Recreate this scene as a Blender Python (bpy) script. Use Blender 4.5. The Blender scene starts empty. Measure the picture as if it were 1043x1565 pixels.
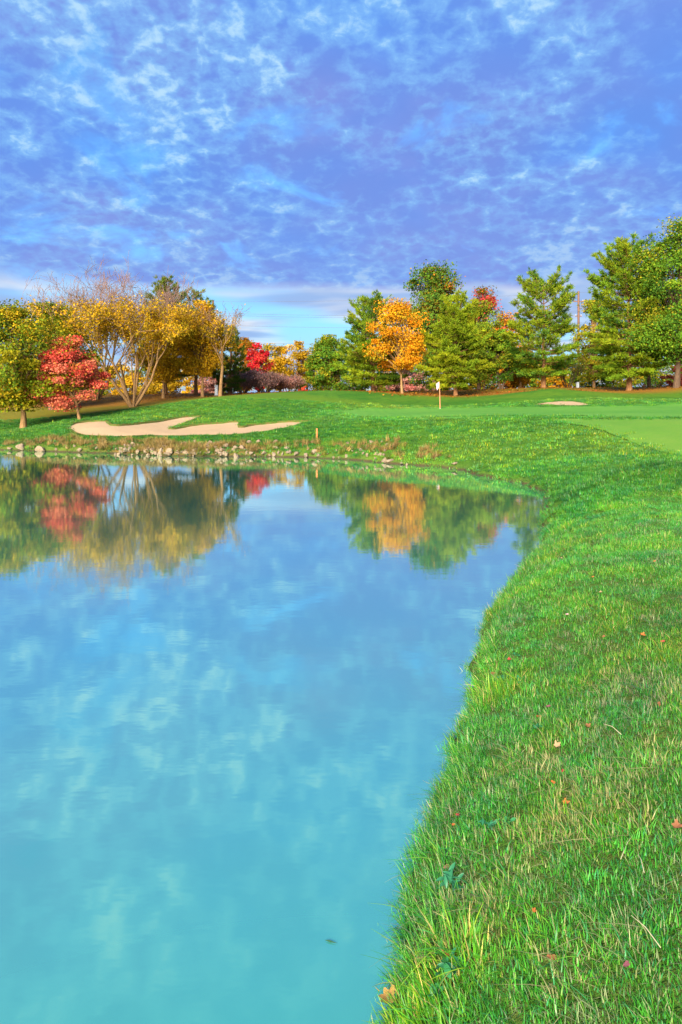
import bpy, math, random
import numpy as np
from mathutils import Vector, noise as mnoise
from mathutils.geometry import delaunay_2d_cdt

R = math.radians
random.seed(7)
rng = np.random.default_rng(7)
SC = bpy.context.scene
COL = SC.collection

# ------------------------------------------------------------------ camera
F, CX, HY, CZ = 1043.0, 521.5, 608.0, 2.5      # focal length in photo pixels, centre, horizon row, eye height over the pond
cam = bpy.data.cameras.new('camera')
cam.sensor_fit = 'VERTICAL'; cam.sensor_height = 36.0; cam.sensor_width = 24.0
cam.lens = 36.0 * F / 1565.0
cam.shift_y = -(782.5 - HY) / 1565.0           # rising-front lens: verticals stay vertical
cam.clip_start = 0.05; cam.clip_end = 6000
camo = bpy.data.objects.new('camera', cam); COL.objects.link(camo)
camo.location = (0, 0, CZ); camo.rotation_euler = (R(90), 0, 0)
SC.camera = camo

# ------------------------------------------------------------------ sun, sky, exposure
SUN_EL, SUN_AZ = R(24), math.atan2(-0.34, -0.94)   # behind the camera, to the left
sv = Vector((math.sin(SUN_AZ) * math.cos(SUN_EL), math.cos(SUN_AZ) * math.cos(SUN_EL), math.sin(SUN_EL)))
sl = bpy.data.lights.new('sun', 'SUN'); sl.energy = 5.0; sl.angle = R(32.0); sl.color = (1.0, 0.88, 0.70)
so = bpy.data.objects.new('sun', sl); COL.objects.link(so)
so.rotation_euler = sv.to_track_quat('Z', 'Y').to_euler(); so.location = (-30, -30, 30)
SC.view_settings.view_transform = 'Standard'; SC.view_settings.look = 'None'
SC.view_settings.exposure = 1.7; SC.view_settings.gamma = 1.0
SC.render.engine = 'CYCLES'
SC.cycles.use_denoising = True
SC.cycles.max_bounces = 6; SC.cycles.transparent_max_bounces = 8


class NT:
    """small node-tree writer"""
    def __init__(s, tree):
        s.t = tree; s.n = tree.nodes; s.l = tree.links
    def new(s, typ, **kw):
        n = s.n.new(typ)
        for k, v in kw.items(): setattr(n, k, v)
        return n
    def put(s, sock, v):
        if hasattr(v, 'is_output'): s.l.new(v, sock)
        elif v is not None: sock.default_value = v
    def math(s, op, a, b=None, c=None, clamp=False):
        n = s.new('ShaderNodeMath', operation=op, use_clamp=clamp)
        for i, v in enumerate((a, b, c)):
            if v is not None: s.put(n.inputs[i], v)
        return n.outputs[0]
    def vmath(s, op, a, b=None):
        n = s.new('ShaderNodeVectorMath', operation=op); s.put(n.inputs[0], a)
        if b is not None: s.put(n.inputs[3 if op == 'SCALE' else 1], b)
        return n.outputs[0]
    def mix(s, f, a, b, blend='MIX'):
        n = s.new('ShaderNodeMix', data_type='RGBA', blend_type=blend); n.clamp_factor = True
        s.put(n.inputs[0], f)
        for i, v in ((6, a), (7, b)):
            s.put(n.inputs[i], v if hasattr(v, 'is_output') or len(v) == 4 else (*v, 1))
        return n.outputs[2]
    def noise(s, vec, scale, detail=4, rough=0.55, dist=0.0, out=0):
        n = s.new('ShaderNodeTexNoise'); n.inputs['Scale'].default_value = scale; n.inputs['Detail'].default_value = detail
        n.inputs['Roughness'].default_value = rough; n.inputs['Distortion'].default_value = dist
        if vec is not None: s.put(n.inputs['Vector'], vec)
        return n.outputs[out]
    def ramp(s, v, lo, hi, smooth=True):
        n = s.new('ShaderNodeMapRange'); n.clamp = True
        n.interpolation_type = 'SMOOTHSTEP' if smooth else 'LINEAR'
        s.put(n.inputs[0], v); n.inputs[1].default_value = lo; n.inputs[2].default_value = hi
        return n.outputs[0]
    def comb(s, x, y, z):
        n = s.new('ShaderNodeCombineXYZ')
        for i, v in enumerate((x, y, z)): s.put(n.inputs[i], v)
        return n.outputs[0]


w = bpy.data.worlds.new('World'); SC.world = w; w.use_nodes = True
T = NT(w.node_tree); T.n.clear()
sky = T.new('ShaderNodeTexSky', sky_type='NISHITA'); sky.sun_disc = False
sky.sun_elevation = SUN_EL; sky.sun_rotation = SUN_AZ; sky.ozone_density = 2.0; sky.dust_density = 0.3; sky.air_density = 1.0
tc = T.new('ShaderNodeTexCoord').outputs['Generated']
sp = T.new('ShaderNodeSeparateXYZ'); T.put(sp.inputs[0], tc)
zz = T.math('MAXIMUM', sp.outputs[2], 0.0)
zk = T.math('ADD', zz, 0.36)
P = T.comb(T.math('DIVIDE', sp.outputs[0], zk), T.math('DIVIDE', sp.outputs[1], zk), 0.0)   # curved cloud deck seen in perspective
big = T.noise(T.vmath('ADD', P, (2.2, 9.9, 3.4)), 2.4, 3, 0.5, 0.3)
mid = T.noise(T.vmath('ADD', P, (1.3, 8.2, 2.4)), 7.0, 4, 0.55, 0.25)
fine = T.noise(T.vmath('ADD', P, (9.3, 2.2, 5.0)), 38, 4, 0.7, 0.4)
tone = T.noise(T.vmath('ADD', P, (5.5, 4.1, 7.7)), 2.0, 3, 0.5, 0.2)
gapn = T.noise(T.vmath('ADD', P, (7.5, 1.1, 3.7)), 4.2, 5, 0.55, 0.5)
warp = T.noise(P, 18.0, 3, 0.6, 0.0, 1)
vo = T.new('ShaderNodeTexVoronoi', feature='SMOOTH_F1'); vo.inputs['Scale'].default_value = 27.0; vo.inputs['Smoothness'].default_value = 0.55
T.put(vo.inputs['Vector'], T.vmath('ADD', P, T.vmath('SCALE', warp, 0.08)))
puff = vo.outputs['Distance']                            # small in the middle of a puff, large in the thin cloud between
zl = T.math('ADD', zz, 0.035)
P2 = T.comb(T.math('DIVIDE', sp.outputs[0], zl), T.math('DIVIDE', sp.outputs[1], zl), 3.0)
strk = T.noise(P2, 0.42, 4, 0.55, 0.3)
strk2 = T.noise(T.vmath('ADD', P2, (4, 2, 0)), 0.30, 3, 0.5, 0.2)
elev = zz
v = T.math('ADD', T.math('MULTIPLY', big, 0.58), T.math('ADD', T.math('MULTIPLY', mid, 0.38), T.math('ADD', T.math('MULTIPLY', fine, 0.34), T.math('MULTIPLY', puff, 0.34))))
shade = T.mix(T.ramp(tone, 0.36, 0.64), (0.042, 0.106, 0.285), (0.068, 0.100, 0.250))     # blue and violet undersides
shade = T.mix(T.math('MULTIPLY', T.ramp(mid, 0.60, 0.40), 0.4), shade, (0.044, 0.088, 0.245))
gap = T.ramp(gapn, 0.57, 0.74)
cl = T.mix(T.math('MULTIPLY', T.ramp(v, 0.71, 1.02), 0.9), shade, (0.080, 0.180, 0.310))  # thin cloud glows
cl = T.mix(T.math('MULTIPLY', T.ramp(v, 0.885, 1.04), 0.85), cl, (0.165, 0.245, 0.305))
low = T.ramp(elev, 0.33, 0.17)
cl = T.mix(T.math('MULTIPLY', low, 0.45), cl, (0.075, 0.115, 0.262))
# strip under the cloud deck: clear sky with long thin streaks
stripf = T.ramp(T.math('ADD', elev, T.math('MULTIPLY', T.math('SUBTRACT', strk, 0.5), 0.13)), 0.175, 0.150)
scol = T.mix(T.ramp(strk, 0.44, 0.62), (0.105, 0.160, 0.270), (0.275, 0.280, 0.290))
cl = T.mix(stripf, cl, scol)
cover = T.math('SUBTRACT', 1.0, T.math('MAXIMUM', T.math('MULTIPLY', gap, 0.6), T.math('MULTIPLY', stripf, T.ramp(strk2, 0.45, 0.58))))
tint = T.mix(1.0, sky.outputs[0], (0.38, 0.80, 1.05, 1), 'MULTIPLY')
tint = T.mix(1.0, tint, T.mix(T.ramp(elev, 0.0, 0.30), (0.74, 0.47, 0.50, 1), (1.15, 1.15, 1.15, 1)), 'MULTIPLY')   # hazier, dimmer air low down
bgs = T.new('ShaderNodeBackground'); T.put(bgs.inputs[0], tint); bgs.inputs[1].default_value = 0.07
bgc = T.new('ShaderNodeBackground'); T.put(bgc.inputs[0], cl); bgc.inputs[1].default_value = 1.0
mx = T.new('ShaderNodeMixShader'); T.put(mx.inputs[0], cover); T.put(mx.inputs[1], bgs.outputs[0]); T.put(mx.inputs[2], bgc.outputs[0])
wo = T.new('ShaderNodeOutputWorld'); T.put(wo.inputs[0], mx.outputs[0])


# ------------------------------------------------------------------ object helpers
def mesh_np(name, verts, faces, col=None, smooth=False):
    """verts (n,3); faces (m,k) array or list of arrays with different k; col (n,3) point colour"""
    me = bpy.data.meshes.new(name)
    verts = np.asarray(verts, dtype=np.float32)
    fl = faces if isinstance(faces, list) else [faces]
    fl = [np.asarray(f, dtype=np.int32) for f in fl if len(f)]
    nl = sum(f.size for f in fl); nf = sum(len(f) for f in fl)
    me.vertices.add(len(verts)); me.vertices.foreach_set('co', verts.ravel())
    me.loops.add(nl); me.polygons.add(nf)
    me.loops.foreach_set('vertex_index', np.concatenate([f.ravel() for f in fl]))
    tot = np.concatenate([np.full(len(f), f.shape[1], dtype=np.int32) for f in fl])
    st = np.concatenate([[0], np.cumsum(tot)[:-1]]).astype(np.int32)
    me.polygons.foreach_set('loop_start', st)
    if smooth: me.polygons.foreach_set('use_smooth', np.ones(nf, dtype=bool))
    me.update(calc_edges=True)
    if col is not None:
        a = me.color_attributes.new('col', 'FLOAT_COLOR', 'POINT')
        c4 = np.ones((len(verts), 4), dtype=np.float32); c4[:, :3] = col
        a.data.foreach_set('color', c4.ravel())
    return me


def obj(name, me, mat=None, parent=None, loc=None):
    o = bpy.data.objects.new(name, me); COL.objects.link(o)
    if mat is not None and me is not None and len(me.materials) == 0: me.materials.append(mat)
    if parent is not None: o.parent = parent
    if loc is not None: o.location = loc
    return o


def tag(o, label=None, cat=None, group=None, kind=None):
    if label: o['label'] = label
    if cat: o['category'] = cat
    if group: o['group'] = group
    if kind: o['kind'] = kind
    return o


def empty(name, loc, label, cat, group=None, rz=0.0):
    o = bpy.data.objects.new(name, None); COL.objects.link(o)
    o.location = loc; o.rotation_euler = (0, 0, rz); o.empty_display_size = 0.2
    return tag(o, label, cat, group)


class Tubes:
    """tapered tubes gathered into one mesh"""
    def __init__(s): s.v = []; s.f = []; s.n = 0
    def add(s, pts, rad, k=5, cap=True):
        pts = np.asarray(pts, float); rad = np.asarray(rad, float); m = len(pts)
        d = np.gradient(pts, axis=0); d /= np.linalg.norm(d, axis=1)[:, None] + 1e-9
        ref = np.where(np.abs(d[:, 2:3]) > 0.9, np.array([[1., 0, 0]]), np.array([[0, 0, 1.]]))
        if abs(d[:, 2]).mean() > 0.8: ref = np.tile([[1., 0, 0]], (m, 1))
        else: ref = np.tile([[0, 0, 1.]], (m, 1))
        u = np.cross(d, ref); u /= np.linalg.norm(u, axis=1)[:, None] + 1e-9
        v = np.cross(d, u)
        a = np.linspace(0, 2 * np.pi, k, endpoint=False)
        ring = pts[:, None, :] + rad[:, None, None] * (np.cos(a)[None, :, None] * u[:, None, :] + np.sin(a)[None, :, None] * v[:, None, :])
        s.v.append(ring.reshape(-1, 3))
        i = np.arange(m - 1)[:, None] * k; j = np.arange(k)[None, :]; j2 = (j + 1) % k
        q = np.stack([i + j, i + j2, i + k + j2, i + k + j], -1).reshape(-1, 4) + s.n
        s.f.append(q); s.n += m * k
    def mesh(s, name, smooth=True):
        return mesh_np(name, np.concatenate(s.v), np.concatenate(s.f), smooth=smooth)


def box_mesh(name, sx, sy, sz, z0=0.0, bev=0.0):
    import bmesh
    bm = bmesh.new(); bmesh.ops.create_cube(bm, size=1)
    for v in bm.verts: v.co = Vector((v.co.x * sx, v.co.y * sy, (v.co.z + .5) * sz + z0))
    if bev: bmesh.ops.bevel(bm, geom=bm.edges[:], offset=bev, segments=2, affect='EDGES')
    me = bpy.data.meshes.new(name); bm.to_mesh(me); bm.free(); return me


# ------------------------------------------------------------------ terrain
def px2(px, py):                                       # pixel on the water plane -> (x, y)
    y = CZ * F / (py - HY); return ((px - CX) / F * y, y)

near_px = [(575, 1565), (590, 1430), (625, 1310), (660, 1200), (706, 1090), (718, 1010), (745, 940), (798, 880), (830, 830), (836, 780)]
far_px = [(817, 747), (742, 729), (690, 717), (640, 712), (590, 708), (480, 700), (350, 698), (250, 697), (185, 694), (60, 690), (0, 688)]
SH_NEAR = [(-3.0, -30.0), (-1.4, -9.0), (-0.8, -3.0), (-0.35, 0.0), (0.0, 1.8)] + [px2(*p) for p in near_px]
SH_FAR = [px2(*p) for p in far_px] + [(-30, 37.5), (-75, 47)]


def catmull(pts, n=8, closed=False):
    pts = [np.array(p, float) for p in pts]; out = []
    m = len(pts)
    rng_ = range(m) if closed else range(m - 1)
    for i in rng_:
        if closed: p0, p1, p2, p3 = pts[(i - 1) % m], pts[i], pts[(i + 1) % m], pts[(i + 2) % m]
        else: p0, p1, p2, p3 = pts[max(i - 1, 0)], pts[i], pts[i + 1], pts[min(i + 2, m - 1)]
        for t in np.linspace(0, 1, n, endpoint=False):
            out.append(0.5 * ((2 * p1) + (-p0 + p2) * t + (2 * p0 - 5 * p1 + 4 * p2 - p3) * t * t + (-p0 + 3 * p1 - 3 * p2 + p3) * t ** 3))
    if not closed: out.append(pts[-1])
    return np.array(out)

SHORE = catmull(SH_NEAR + SH_FAR, 7)
POND = np.concatenate([SHORE, [(-75, -30)]])


def inside(poly, x, y):
    c = np.zeros(x.shape, bool); n = len(poly); j = n - 1
    for i in range(n):
        xi, yi = poly[i]; xj, yj = poly[j]
        if yi != yj:
            k = ((yi > y) != (yj > y)) & (x < (xj - xi) * (y - yi) / (yj - yi) + xi)
            c ^= k
        j = i
    return c


def dist_line(line, x, y, closed=False):
    d = np.full(x.shape, 1e9); n = len(line)
    for i in range(n if closed else n - 1):
        a = line[i]; b = line[(i + 1) % n]; ab = b - a; L = ab @ ab + 1e-12
        t = np.clip(((x - a[0]) * ab[0] + (y - a[1]) * ab[1]) / L, 0, 1)
        d = np.minimum(d, (x - a[0] - t * ab[0]) ** 2 + (y - a[1] - t * ab[1]) ** 2)
    return np.sqrt(d)


def shore_sd(x, y):
    wob = 0.06 * np.sin(5.1 * x + 3.3 * y) + 0.05 * np.sin(9.7 * y - 4.1 * x + 1.0)
    d = dist_line(SHORE, x, y)
    return np.where(inside(POND, x, y), -d, d) + wob * np.clip(y / 8, .35, 1.6)

ctl = []
def C_(px, py, d): ctl.append(((px - CX) / F * d, d, CZ - (py - HY) / F * d))
for i, p in enumerate(SH_NEAR):                        # bank beside the near shore
    a = np.array(SH_NEAR[max(i - 1, 0)]); b = np.array(SH_NEAR[min(i + 1, len(SH_NEAR) - 1)])
    t = (b - a) / np.linalg.norm(b - a); nrm = np.array([t[1], -t[0]])
    for s_, z_ in ((0.0, 0.16), (0.45, 0.42), (1.2, 0.76), (3.0, 0.95)):
        q = np.array(p) + nrm * s_; ctl.append((q[0], q[1], z_))
for p in SH_FAR: ctl.append((p[0], p[1], 0.16))
ctl += [(5.5, 0.0, 1.0), (6.8, 13.6, 1.25), (8, 6, 1.15), (15, 5, 1.5), (25, 0, 2.0), (13, 26, 1.62), (9.5, 25, 1.25), (22, 20, 2.0), (40, 20, 2.6), (40, -20, 2.6), (8, -20, 1.2)]
for a in [(900, 632, 35), (672, 625, 46), (672, 637, 32.8), (760, 637, 31), (590, 640, 33.5), (540, 648, 33), (640, 668, 28.5), (740, 680, 25.5), (520, 628, 44), (600, 627, 45),
          (520, 597, 57), (600, 602, 58), (672, 605, 58), (440, 604, 51), (380, 606, 49), (300, 612, 48), (200, 631, 44.5), (160, 640, 42), (330, 632, 43), (440, 626, 43), (480, 640, 38),
          (250, 666, 33.5), (370, 662, 33.5), (440, 653, 35.2), (472, 643, 37.5), (105, 656, 35.5), (305, 635, 42), (362, 644, 39), (250, 642, 40), (160, 643, 38.5), (130, 665, 33.5), (410, 647, 38), (265, 653, 37),
          (36, 655, 42), (0, 640, 49), (-80, 640, 50), (122, 641, 42), (203, 622, 53), (253, 604, 62), (308, 606, 62), (150, 606, 66), (0, 618, 72), (0, 672, 36), (60, 672, 35.5), (-120, 668, 40),
          (720, 608, 56), (720, 625, 45), (780, 602, 56), (840, 595, 54), (860, 616, 45), (800, 619, 46), (940, 601, 55), (962, 613, 46), (1043, 592, 57), (1043, 621, 43), (1043, 608, 50), (930, 618, 44), (1150, 600, 50),
          (570, 598, 65), (697, 604, 62), (831, 592, 66), (962, 597, 61), (1100, 588, 64)]: C_(*a)
for x_ in (-90, -45, 0, 45, 90):
    for d_, z_ in ((85, 3.0), (120, 3.0), (165, 3.0)): ctl.append((x_, d_, z_))
ctl = np.array(ctl)
def kern(r2): return np.sqrt(r2 + 1.2 ** 2)
_n = len(ctl)
_A = kern(((ctl[:, None, :2] - ctl[None, :, :2]) ** 2).sum(-1)) - 0.02 * np.eye(_n)
_M = np.zeros((_n + 1, _n + 1)); _M[:_n, :_n] = _A; _M[:_n, _n] = 1; _M[_n, :_n] = 1
_w = np.linalg.solve(_M, np.concatenate([ctl[:, 2], [0]]))


def h_base(x, y):
    x = np.asarray(x, float); y = np.asarray(y, float); sh = x.shape; x = x.ravel(); y = y.ravel()
    out = np.full(x.shape, _w[_n])
    for i in range(_n): out += _w[i] * kern((x - ctl[i, 0]) ** 2 + (y - ctl[i, 1]) ** 2)
    return out.reshape(sh)


def h_open(x, y):                                      # terrain without the sand hollows
    x = np.asarray(x, float); y = np.asarray(y, float)
    r = np.hypot(x, y - 60)
    z = h_base(np.clip(x, -90, 90), np.clip(y, -30, 165))
    sd = shore_sd(x, y)
    bump = 0.018 * np.sin(2.3 * x + 1.7 * np.sin(1.1 * y)) * np.sin(1.9 * y + 0.6) + 0.012 * np.sin(6.1 * x + 2.0 * y) * np.sin(5.3 * y - 1.2 * x)
    z = np.maximum(z, 0.14) + bump * np.clip(sd / 0.5, 0, 1)
    t = np.clip((sd + 0.40) / 0.72, 0, 1); s = t * t * (3 - 2 * t)
    return -0.5 + (z + 0.5) * s, sd


def unproj(px, py, fn=None, ymin=1.2, ymax=140):
    ys = np.concatenate([np.linspace(ymin, 12, 900), np.linspace(12.02, ymax, 2600)])
    xs = (px - CX) / F * ys; zs = CZ - (py - HY) / F * ys
    hh = h_open(xs, ys)[0]
    k = np.argmax(zs <= np.maximum(hh, 0.0))
    return xs[k], ys[k], max(hh[k], 0)


def outline(pxs, n=6):
    return catmull([unproj(*p)[:2] for p in pxs], n, True)

BUNKER_A = outline([(104, 655), (107, 649), (128, 644), (158, 642), (171, 648.5), (196, 648), (232, 644), (270, 638), (306, 635), (296, 641), (268, 651), (262, 654),
                    (300, 648.5), (362, 643.5), (366, 648), (369, 651.5), (388, 648), (430, 643.8), (472, 643), (462, 647), (420, 656), (370, 663), (250, 666), (130, 665)], 5)
BUNKER_B = outline([(819, 617.5), (840, 614.5), (862, 613.2), (884, 614.5), (902, 618.5), (880, 620), (850, 619.5)], 5)
GREEN = outline([(516, 631), (530, 627), (600, 625), (680, 624), (760, 623), (860, 622.5), (960, 621), (1060, 617), (1180, 617), (1200, 636), (1060, 639), (960, 638.5), (860, 636), (760, 635.5), (680, 637.5), (610, 639), (545, 637)], 5)
FAIRWAY = outline([(842, 642), (900, 641), (1000, 641), (1100, 642), (1250, 645), (1300, 720), (1160, 722), (1060, 703), (1000, 688), (950, 670), (905, 655)], 5)
SAND = ((BUNKER_A, 0.16), (BUNKER_B, 0.22))


def h(x, y, sand=True):
    z, sd = h_open(x, y)
    for poly, dep in SAND:
        lo = poly.min(0) - 1; hi = poly.max(0) + 1
        m = (x > lo[0]) & (x < hi[0]) & (y > lo[1]) & (y < hi[1])
        if not np.any(m): continue
        xx, yy = np.asarray(x)[m], np.asarray(y)[m]
        e = np.where(inside(poly, xx, yy), 1, -1) * dist_line(poly, xx, yy, True)
        z = np.array(z); z[m] -= np.clip((e - 0.02) / 0.15, 0, 1) * 0.45
    return z


def h1(x, y): return float(h(np.array([x]), np.array([y]))[0])
def steps(lo, hi, fn):
    v = [lo]
    while v[-1] < hi: v.append(v[-1] + fn(v[-1]))
    return np.array(v)

# ---- materials of the ground
def mat(name):
    m = bpy.data.materials.new(name); m.use_nodes = True; t = NT(m.node_tree); t.n.clear()
    o = t.new('ShaderNodeOutputMaterial'); return m, t, o
def pbsdf(t, o, color, rough=0.8, spec=0.2, bump=None, bstr=0.4, bdist=0.02):
    b = t.new('ShaderNodeBsdfPrincipled'); t.put(b.inputs['Base Color'], color if hasattr(color, 'is_output') else (*color, 1))
    t.put(b.inputs['Roughness'], rough); t.put(b.inputs['Specular IOR Level'], spec)
    if bump is not None:
        bn = t.new('ShaderNodeBump'); bn.inputs['Strength'].default_value = bstr; bn.inputs['Distance'].default_value = bdist
        t.put(bn.inputs['Height'], bump); t.put(b.inputs['Normal'], bn.outputs[0])
    t.put(o.inputs[0], b.outputs[0]); return b

M_ground, t, o = mat('rough_grass')
pos = t.new('ShaderNodeNewGeometry').outputs['Position']
zone = t.new('ShaderNodeVertexColor'); zone.layer_name = 'col'
zs = t.new('ShaderNodeSeparateColor'); t.put(zs.inputs[0], zone.outputs[0])
n0 = t.noise(pos, 0.13, 3); n1 = t.noise(pos, 0.35, 4); n2 = t.noise(pos, 2.2, 5, 0.65); n3 = t.noise(pos, 14, 5, 0.7); n4 = t.noise(pos, 60, 3, 0.7)
g = t.mix(t.ramp(n1, 0.35, 0.65), (0.034, 0.130, 0.007), (0.068, 0.165, 0.009))
g = t.mix(t.math('MULTIPLY', t.ramp(n2, 0.42, 0.68), 0.75), g, (0.020, 0.085, 0.008))
g = t.mix(t.math('MULTIPLY', t.ramp(n3, 0.45, 0.75), 0.6), g, (0.085, 0.185, 0.018))
g = t.mix(t.math('MULTIPLY', t.ramp(n4, 0.5, 0.75), 0.5), g, (0.020, 0.080, 0.008))
g = t.mix(t.math('MULTIPLY', t.ramp(n0, 0.45, 0.62), 0.55), g, (0.105, 0.175, 0.010))
litter_shade_col = t.mix(t.ramp(n3, 0.35, 0.65), (0.27, 0.105, 0.012), (0.16, 0.095, 0.012))
g = t.mix(t.math('MULTIPLY', zs.outputs[0], t.ramp(n2, 0.10, 0.45)), g, litter_shade_col)  # fallen-leaf brown, also the painted shade of the left back lawn
dry = t.mix(t.ramp(n3, 0.35, 0.65), (0.25, 0.135, 0.045), (0.12, 0.085, 0.02))
g = t.mix(t.math('MULTIPLY', zs.outputs[1], t.ramp(n2, 0.2, 0.55)), g, dry)
th = t.mix(t.ramp(n3, 0.35, 0.7), (0.045, 0.115, 0.014), (0.115, 0.125, 0.032))      # thatch between near blades
g = t.mix(zs.outputs[2], g, th)
pz = t.new('ShaderNodeSeparateXYZ'); t.put(pz.inputs[0], pos)
g = t.mix(t.ramp(t.math('ADD', pz.outputs[2], t.math('MULTIPLY', n2, 0.10)), 0.15, 0.07), g, (0.060, 0.046, 0.022))   # wet mud at the waterline
pbsdf(t, o, g, 0.9, 0.1, t.math('ADD', n3, t.math('MULTIPLY', n4, 0.6)), 0.9, 0.05)

M_green, t, o = mat('putting_green_turf')
pos = t.new('ShaderNodeNewGeometry').outputs['Position']
n1 = t.noise(pos, 0.25, 3); n2 = t.noise(pos, 3.0, 4)
g = t.mix(t.ramp(n1, 0.35, 0.65), (0.066, 0.205, 0.020), (0.090, 0.235, 0.026))
g = t.mix(t.math('MULTIPLY', t.ramp(n2, 0.4, 0.7), 0.35), g, (0.050, 0.185, 0.018))
wv = t.new('ShaderNodeTexWave'); t.put(wv.inputs[0], t.vmath('MULTIPLY', pos, (1, .55, 0))); wv.inputs['Scale'].default_value = 0.55; wv.inputs['Distortion'].default_value = 0.6
g = t.mix(t.math('MULTIPLY', t.ramp(wv.outputs[1], .35, .65), .22), g, (0.105, 0.245, 0.032))
pbsdf(t, o, g, 0.85, 0.15, t.noise(pos, 90, 3), 0.3, 0.01)
M_fair, t, o = mat('fairway_turf')
pos = t.new('ShaderNodeNewGeometry').outputs['Position']
n1 = t.noise(pos, 0.4, 4); n2 = t.noise(t.vmath('MULTIPLY', pos, (1, 2.5, 1)), 3.0, 5, .65); n3 = t.noise(pos, 40, 3)
g = t.mix(t.ramp(n1, 0.35, 0.65), (0.110, 0.225, 0.020), (0.085, 0.210, 0.018))
g = t.mix(t.math('MULTIPLY', t.ramp(n2, 0.42, 0.7), 0.5), g, (0.140, 0.220, 0.030))
g = t.mix(t.math('MULTIPLY', t.ramp(n3, 0.45, 0.7), 0.45), g, (0.035, 0.140, 0.010))
wv = t.new('ShaderNodeTexWave'); t.put(wv.inputs[0], t.vmath('MULTIPLY', pos, (.6, 1, 0))); wv.inputs['Scale'].default_value = 0.16; wv.inputs['Distortion'].default_value = 1.2
g = t.mix(t.math('MULTIPLY', t.ramp(wv.outputs[1], .4, .6), .25), g, (0.080, 0.195, 0.016))
pbsdf(t, o, g, 0.85, 0.15, n3, 0.5, 0.02)
M_sand, t, o = mat('bunker_sand')
pos = t.new('ShaderNodeNewGeometry').outputs['Position']
n1 = t.noise(pos, 0.7, 4); n2 = t.noise(pos, 9, 4, 0.7)
wv = t.new('ShaderNodeTexWave'); t.put(wv.inputs[0], pos); wv.inputs['Scale'].default_value = 2.6; wv.inputs['Distortion'].default_value = 6; wv.bands_direction = 'Y'
g = t.mix(n1, (0.35, 0.240, 0.135), (0.42, 0.300, 0.175)); g = t.mix(t.math('MULTIPLY', t.ramp(n2, 0.5, 0.75), .4), g, (0.27, 0.175, 0.095))
pbsdf(t, o, g, 0.95, 0.1, t.math('ADD', wv.outputs[1], t.math('MULTIPLY', n2, 2.0)), 0.5, 0.03)

M_water, t, o = mat('pond_water')
pos = t.new('ShaderNodeNewGeometry').outputs['Position']
r1 = t.noise(t.vmath('MULTIPLY', pos, (0.55, 1.0, 1)), 3.4, 3, 0.55)
r2 = t.noise(t.vmath('MULTIPLY', pos, (0.35, 1.0, 1)), 11, 2, 0.5)
rb = t.math('ADD', t.math('MULTIPLY', r1, 1.0), t.math('MULTIPLY', r2, 0.22))
bn = t.new('ShaderNodeBump'); bn.inputs['Strength'].default_value = 0.085; bn.inputs['Distance'].default_value = 0.010; t.put(bn.inputs['Height'], rb)
df = t.new('ShaderNodeBsdfDiffuse')
n1 = t.noise(pos, 0.25, 3)
t.put(df.inputs[0], t.mix(n1, (0.028, 0.245, 0.212, 1), (0.044, 0.265, 0.205, 1)))
gl = t.new('ShaderNodeBsdfGlossy'); gl.inputs['Roughness'].default_value = 0.04; t.put(gl.inputs['Normal'], bn.outputs[0])
gl.inputs[0].default_value = (0.88, 1, 0.91, 1)
lw = t.new('ShaderNodeLayerWeight'); lw.inputs[0].default_value = 0.5
fr = t.math('SUBTRACT', 1.0, t.math('MULTIPLY', t.math('POWER', t.math('SUBTRACT', 1.0, lw.outputs['Facing']), 1.25), 1.22, None, True), None, True)
mx = t.new('ShaderNodeMixShader'); t.put(mx.inputs[0], fr); t.put(mx.inputs[1], df.outputs[0]); t.put(mx.inputs[2], gl.outputs[0])
t.put(o.inputs[0], mx.outputs[0])

# ---- ground sheet
gx = np.unique(np.concatenate([-steps(0, 90, lambda v: 0.1 if v < 3 else 0.25 if v < 26 else 1.2), steps(0, 90, lambda v: 0.1 if v < 7 else 0.25 if v < 30 else 1.2)]))
gy = np.concatenate([[-30, -20, -12, -8, -5, -3, -2, -1.2], steps(-0.6, 165, lambda v: 0.09 if v < 9 else (min(0.012 * v - 0.018, 0.45) if not 32 < v < 47.5 else 0.2) if v < 62 else 1.5)])
gx = np.concatenate([[-4000, -1200, -400, -180], gx, [180, 400, 1200, 4000]])
gy = np.concatenate([[-4000, -900, -200, -60], gy, [220, 400, 1000, 4000]])
GX, GY = np.meshgrid(gx, gy)
GZ = h(GX, GY)
xx, yy = GX.ravel(), GY.ravel()
sdv = shore_sd(np.clip(xx, -80, 90), np.clip(yy, -40, 170))
far = ((np.abs(GX) > 100) | (GY > 180) | (GY < -40)).ravel()
gz = GZ.ravel(); gz[far] = np.where(yy[far] > -35, 3.0, np.minimum(gz[far], 2.6))
# zones: leaf litter under trees plus painted shade on the left back lawn, dry bank, thatch under near blades
def soft(v, a, b): t_ = np.clip((v - a) / (b - a), 0, 1); return t_ * t_ * (3 - 2 * t_)
litter_shade = np.zeros(xx.shape)
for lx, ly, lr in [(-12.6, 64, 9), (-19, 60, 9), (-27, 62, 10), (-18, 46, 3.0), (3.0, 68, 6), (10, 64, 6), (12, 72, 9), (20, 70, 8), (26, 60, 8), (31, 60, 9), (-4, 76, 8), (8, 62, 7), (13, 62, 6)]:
    litter_shade = np.maximum(litter_shade, soft(np.hypot(xx - lx, (yy - ly)), lr, lr * 0.45))
litter_shade = np.maximum(litter_shade, soft(yy, 62, 72) * soft(yy, 170, 120))
litter_shade = np.maximum(litter_shade, .5 * soft(yy - np.interp(xx, [-40, -20, -14, -9, -4, 0], [44, 44, 46, 50, 56, 60]), 0, 4) * soft(xx, 0, -4))  # shadowed lawn behind the left crest, its brown-olive shade painted into the colour
pxx = CX + F * xx / np.maximum(yy, 1)
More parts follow.
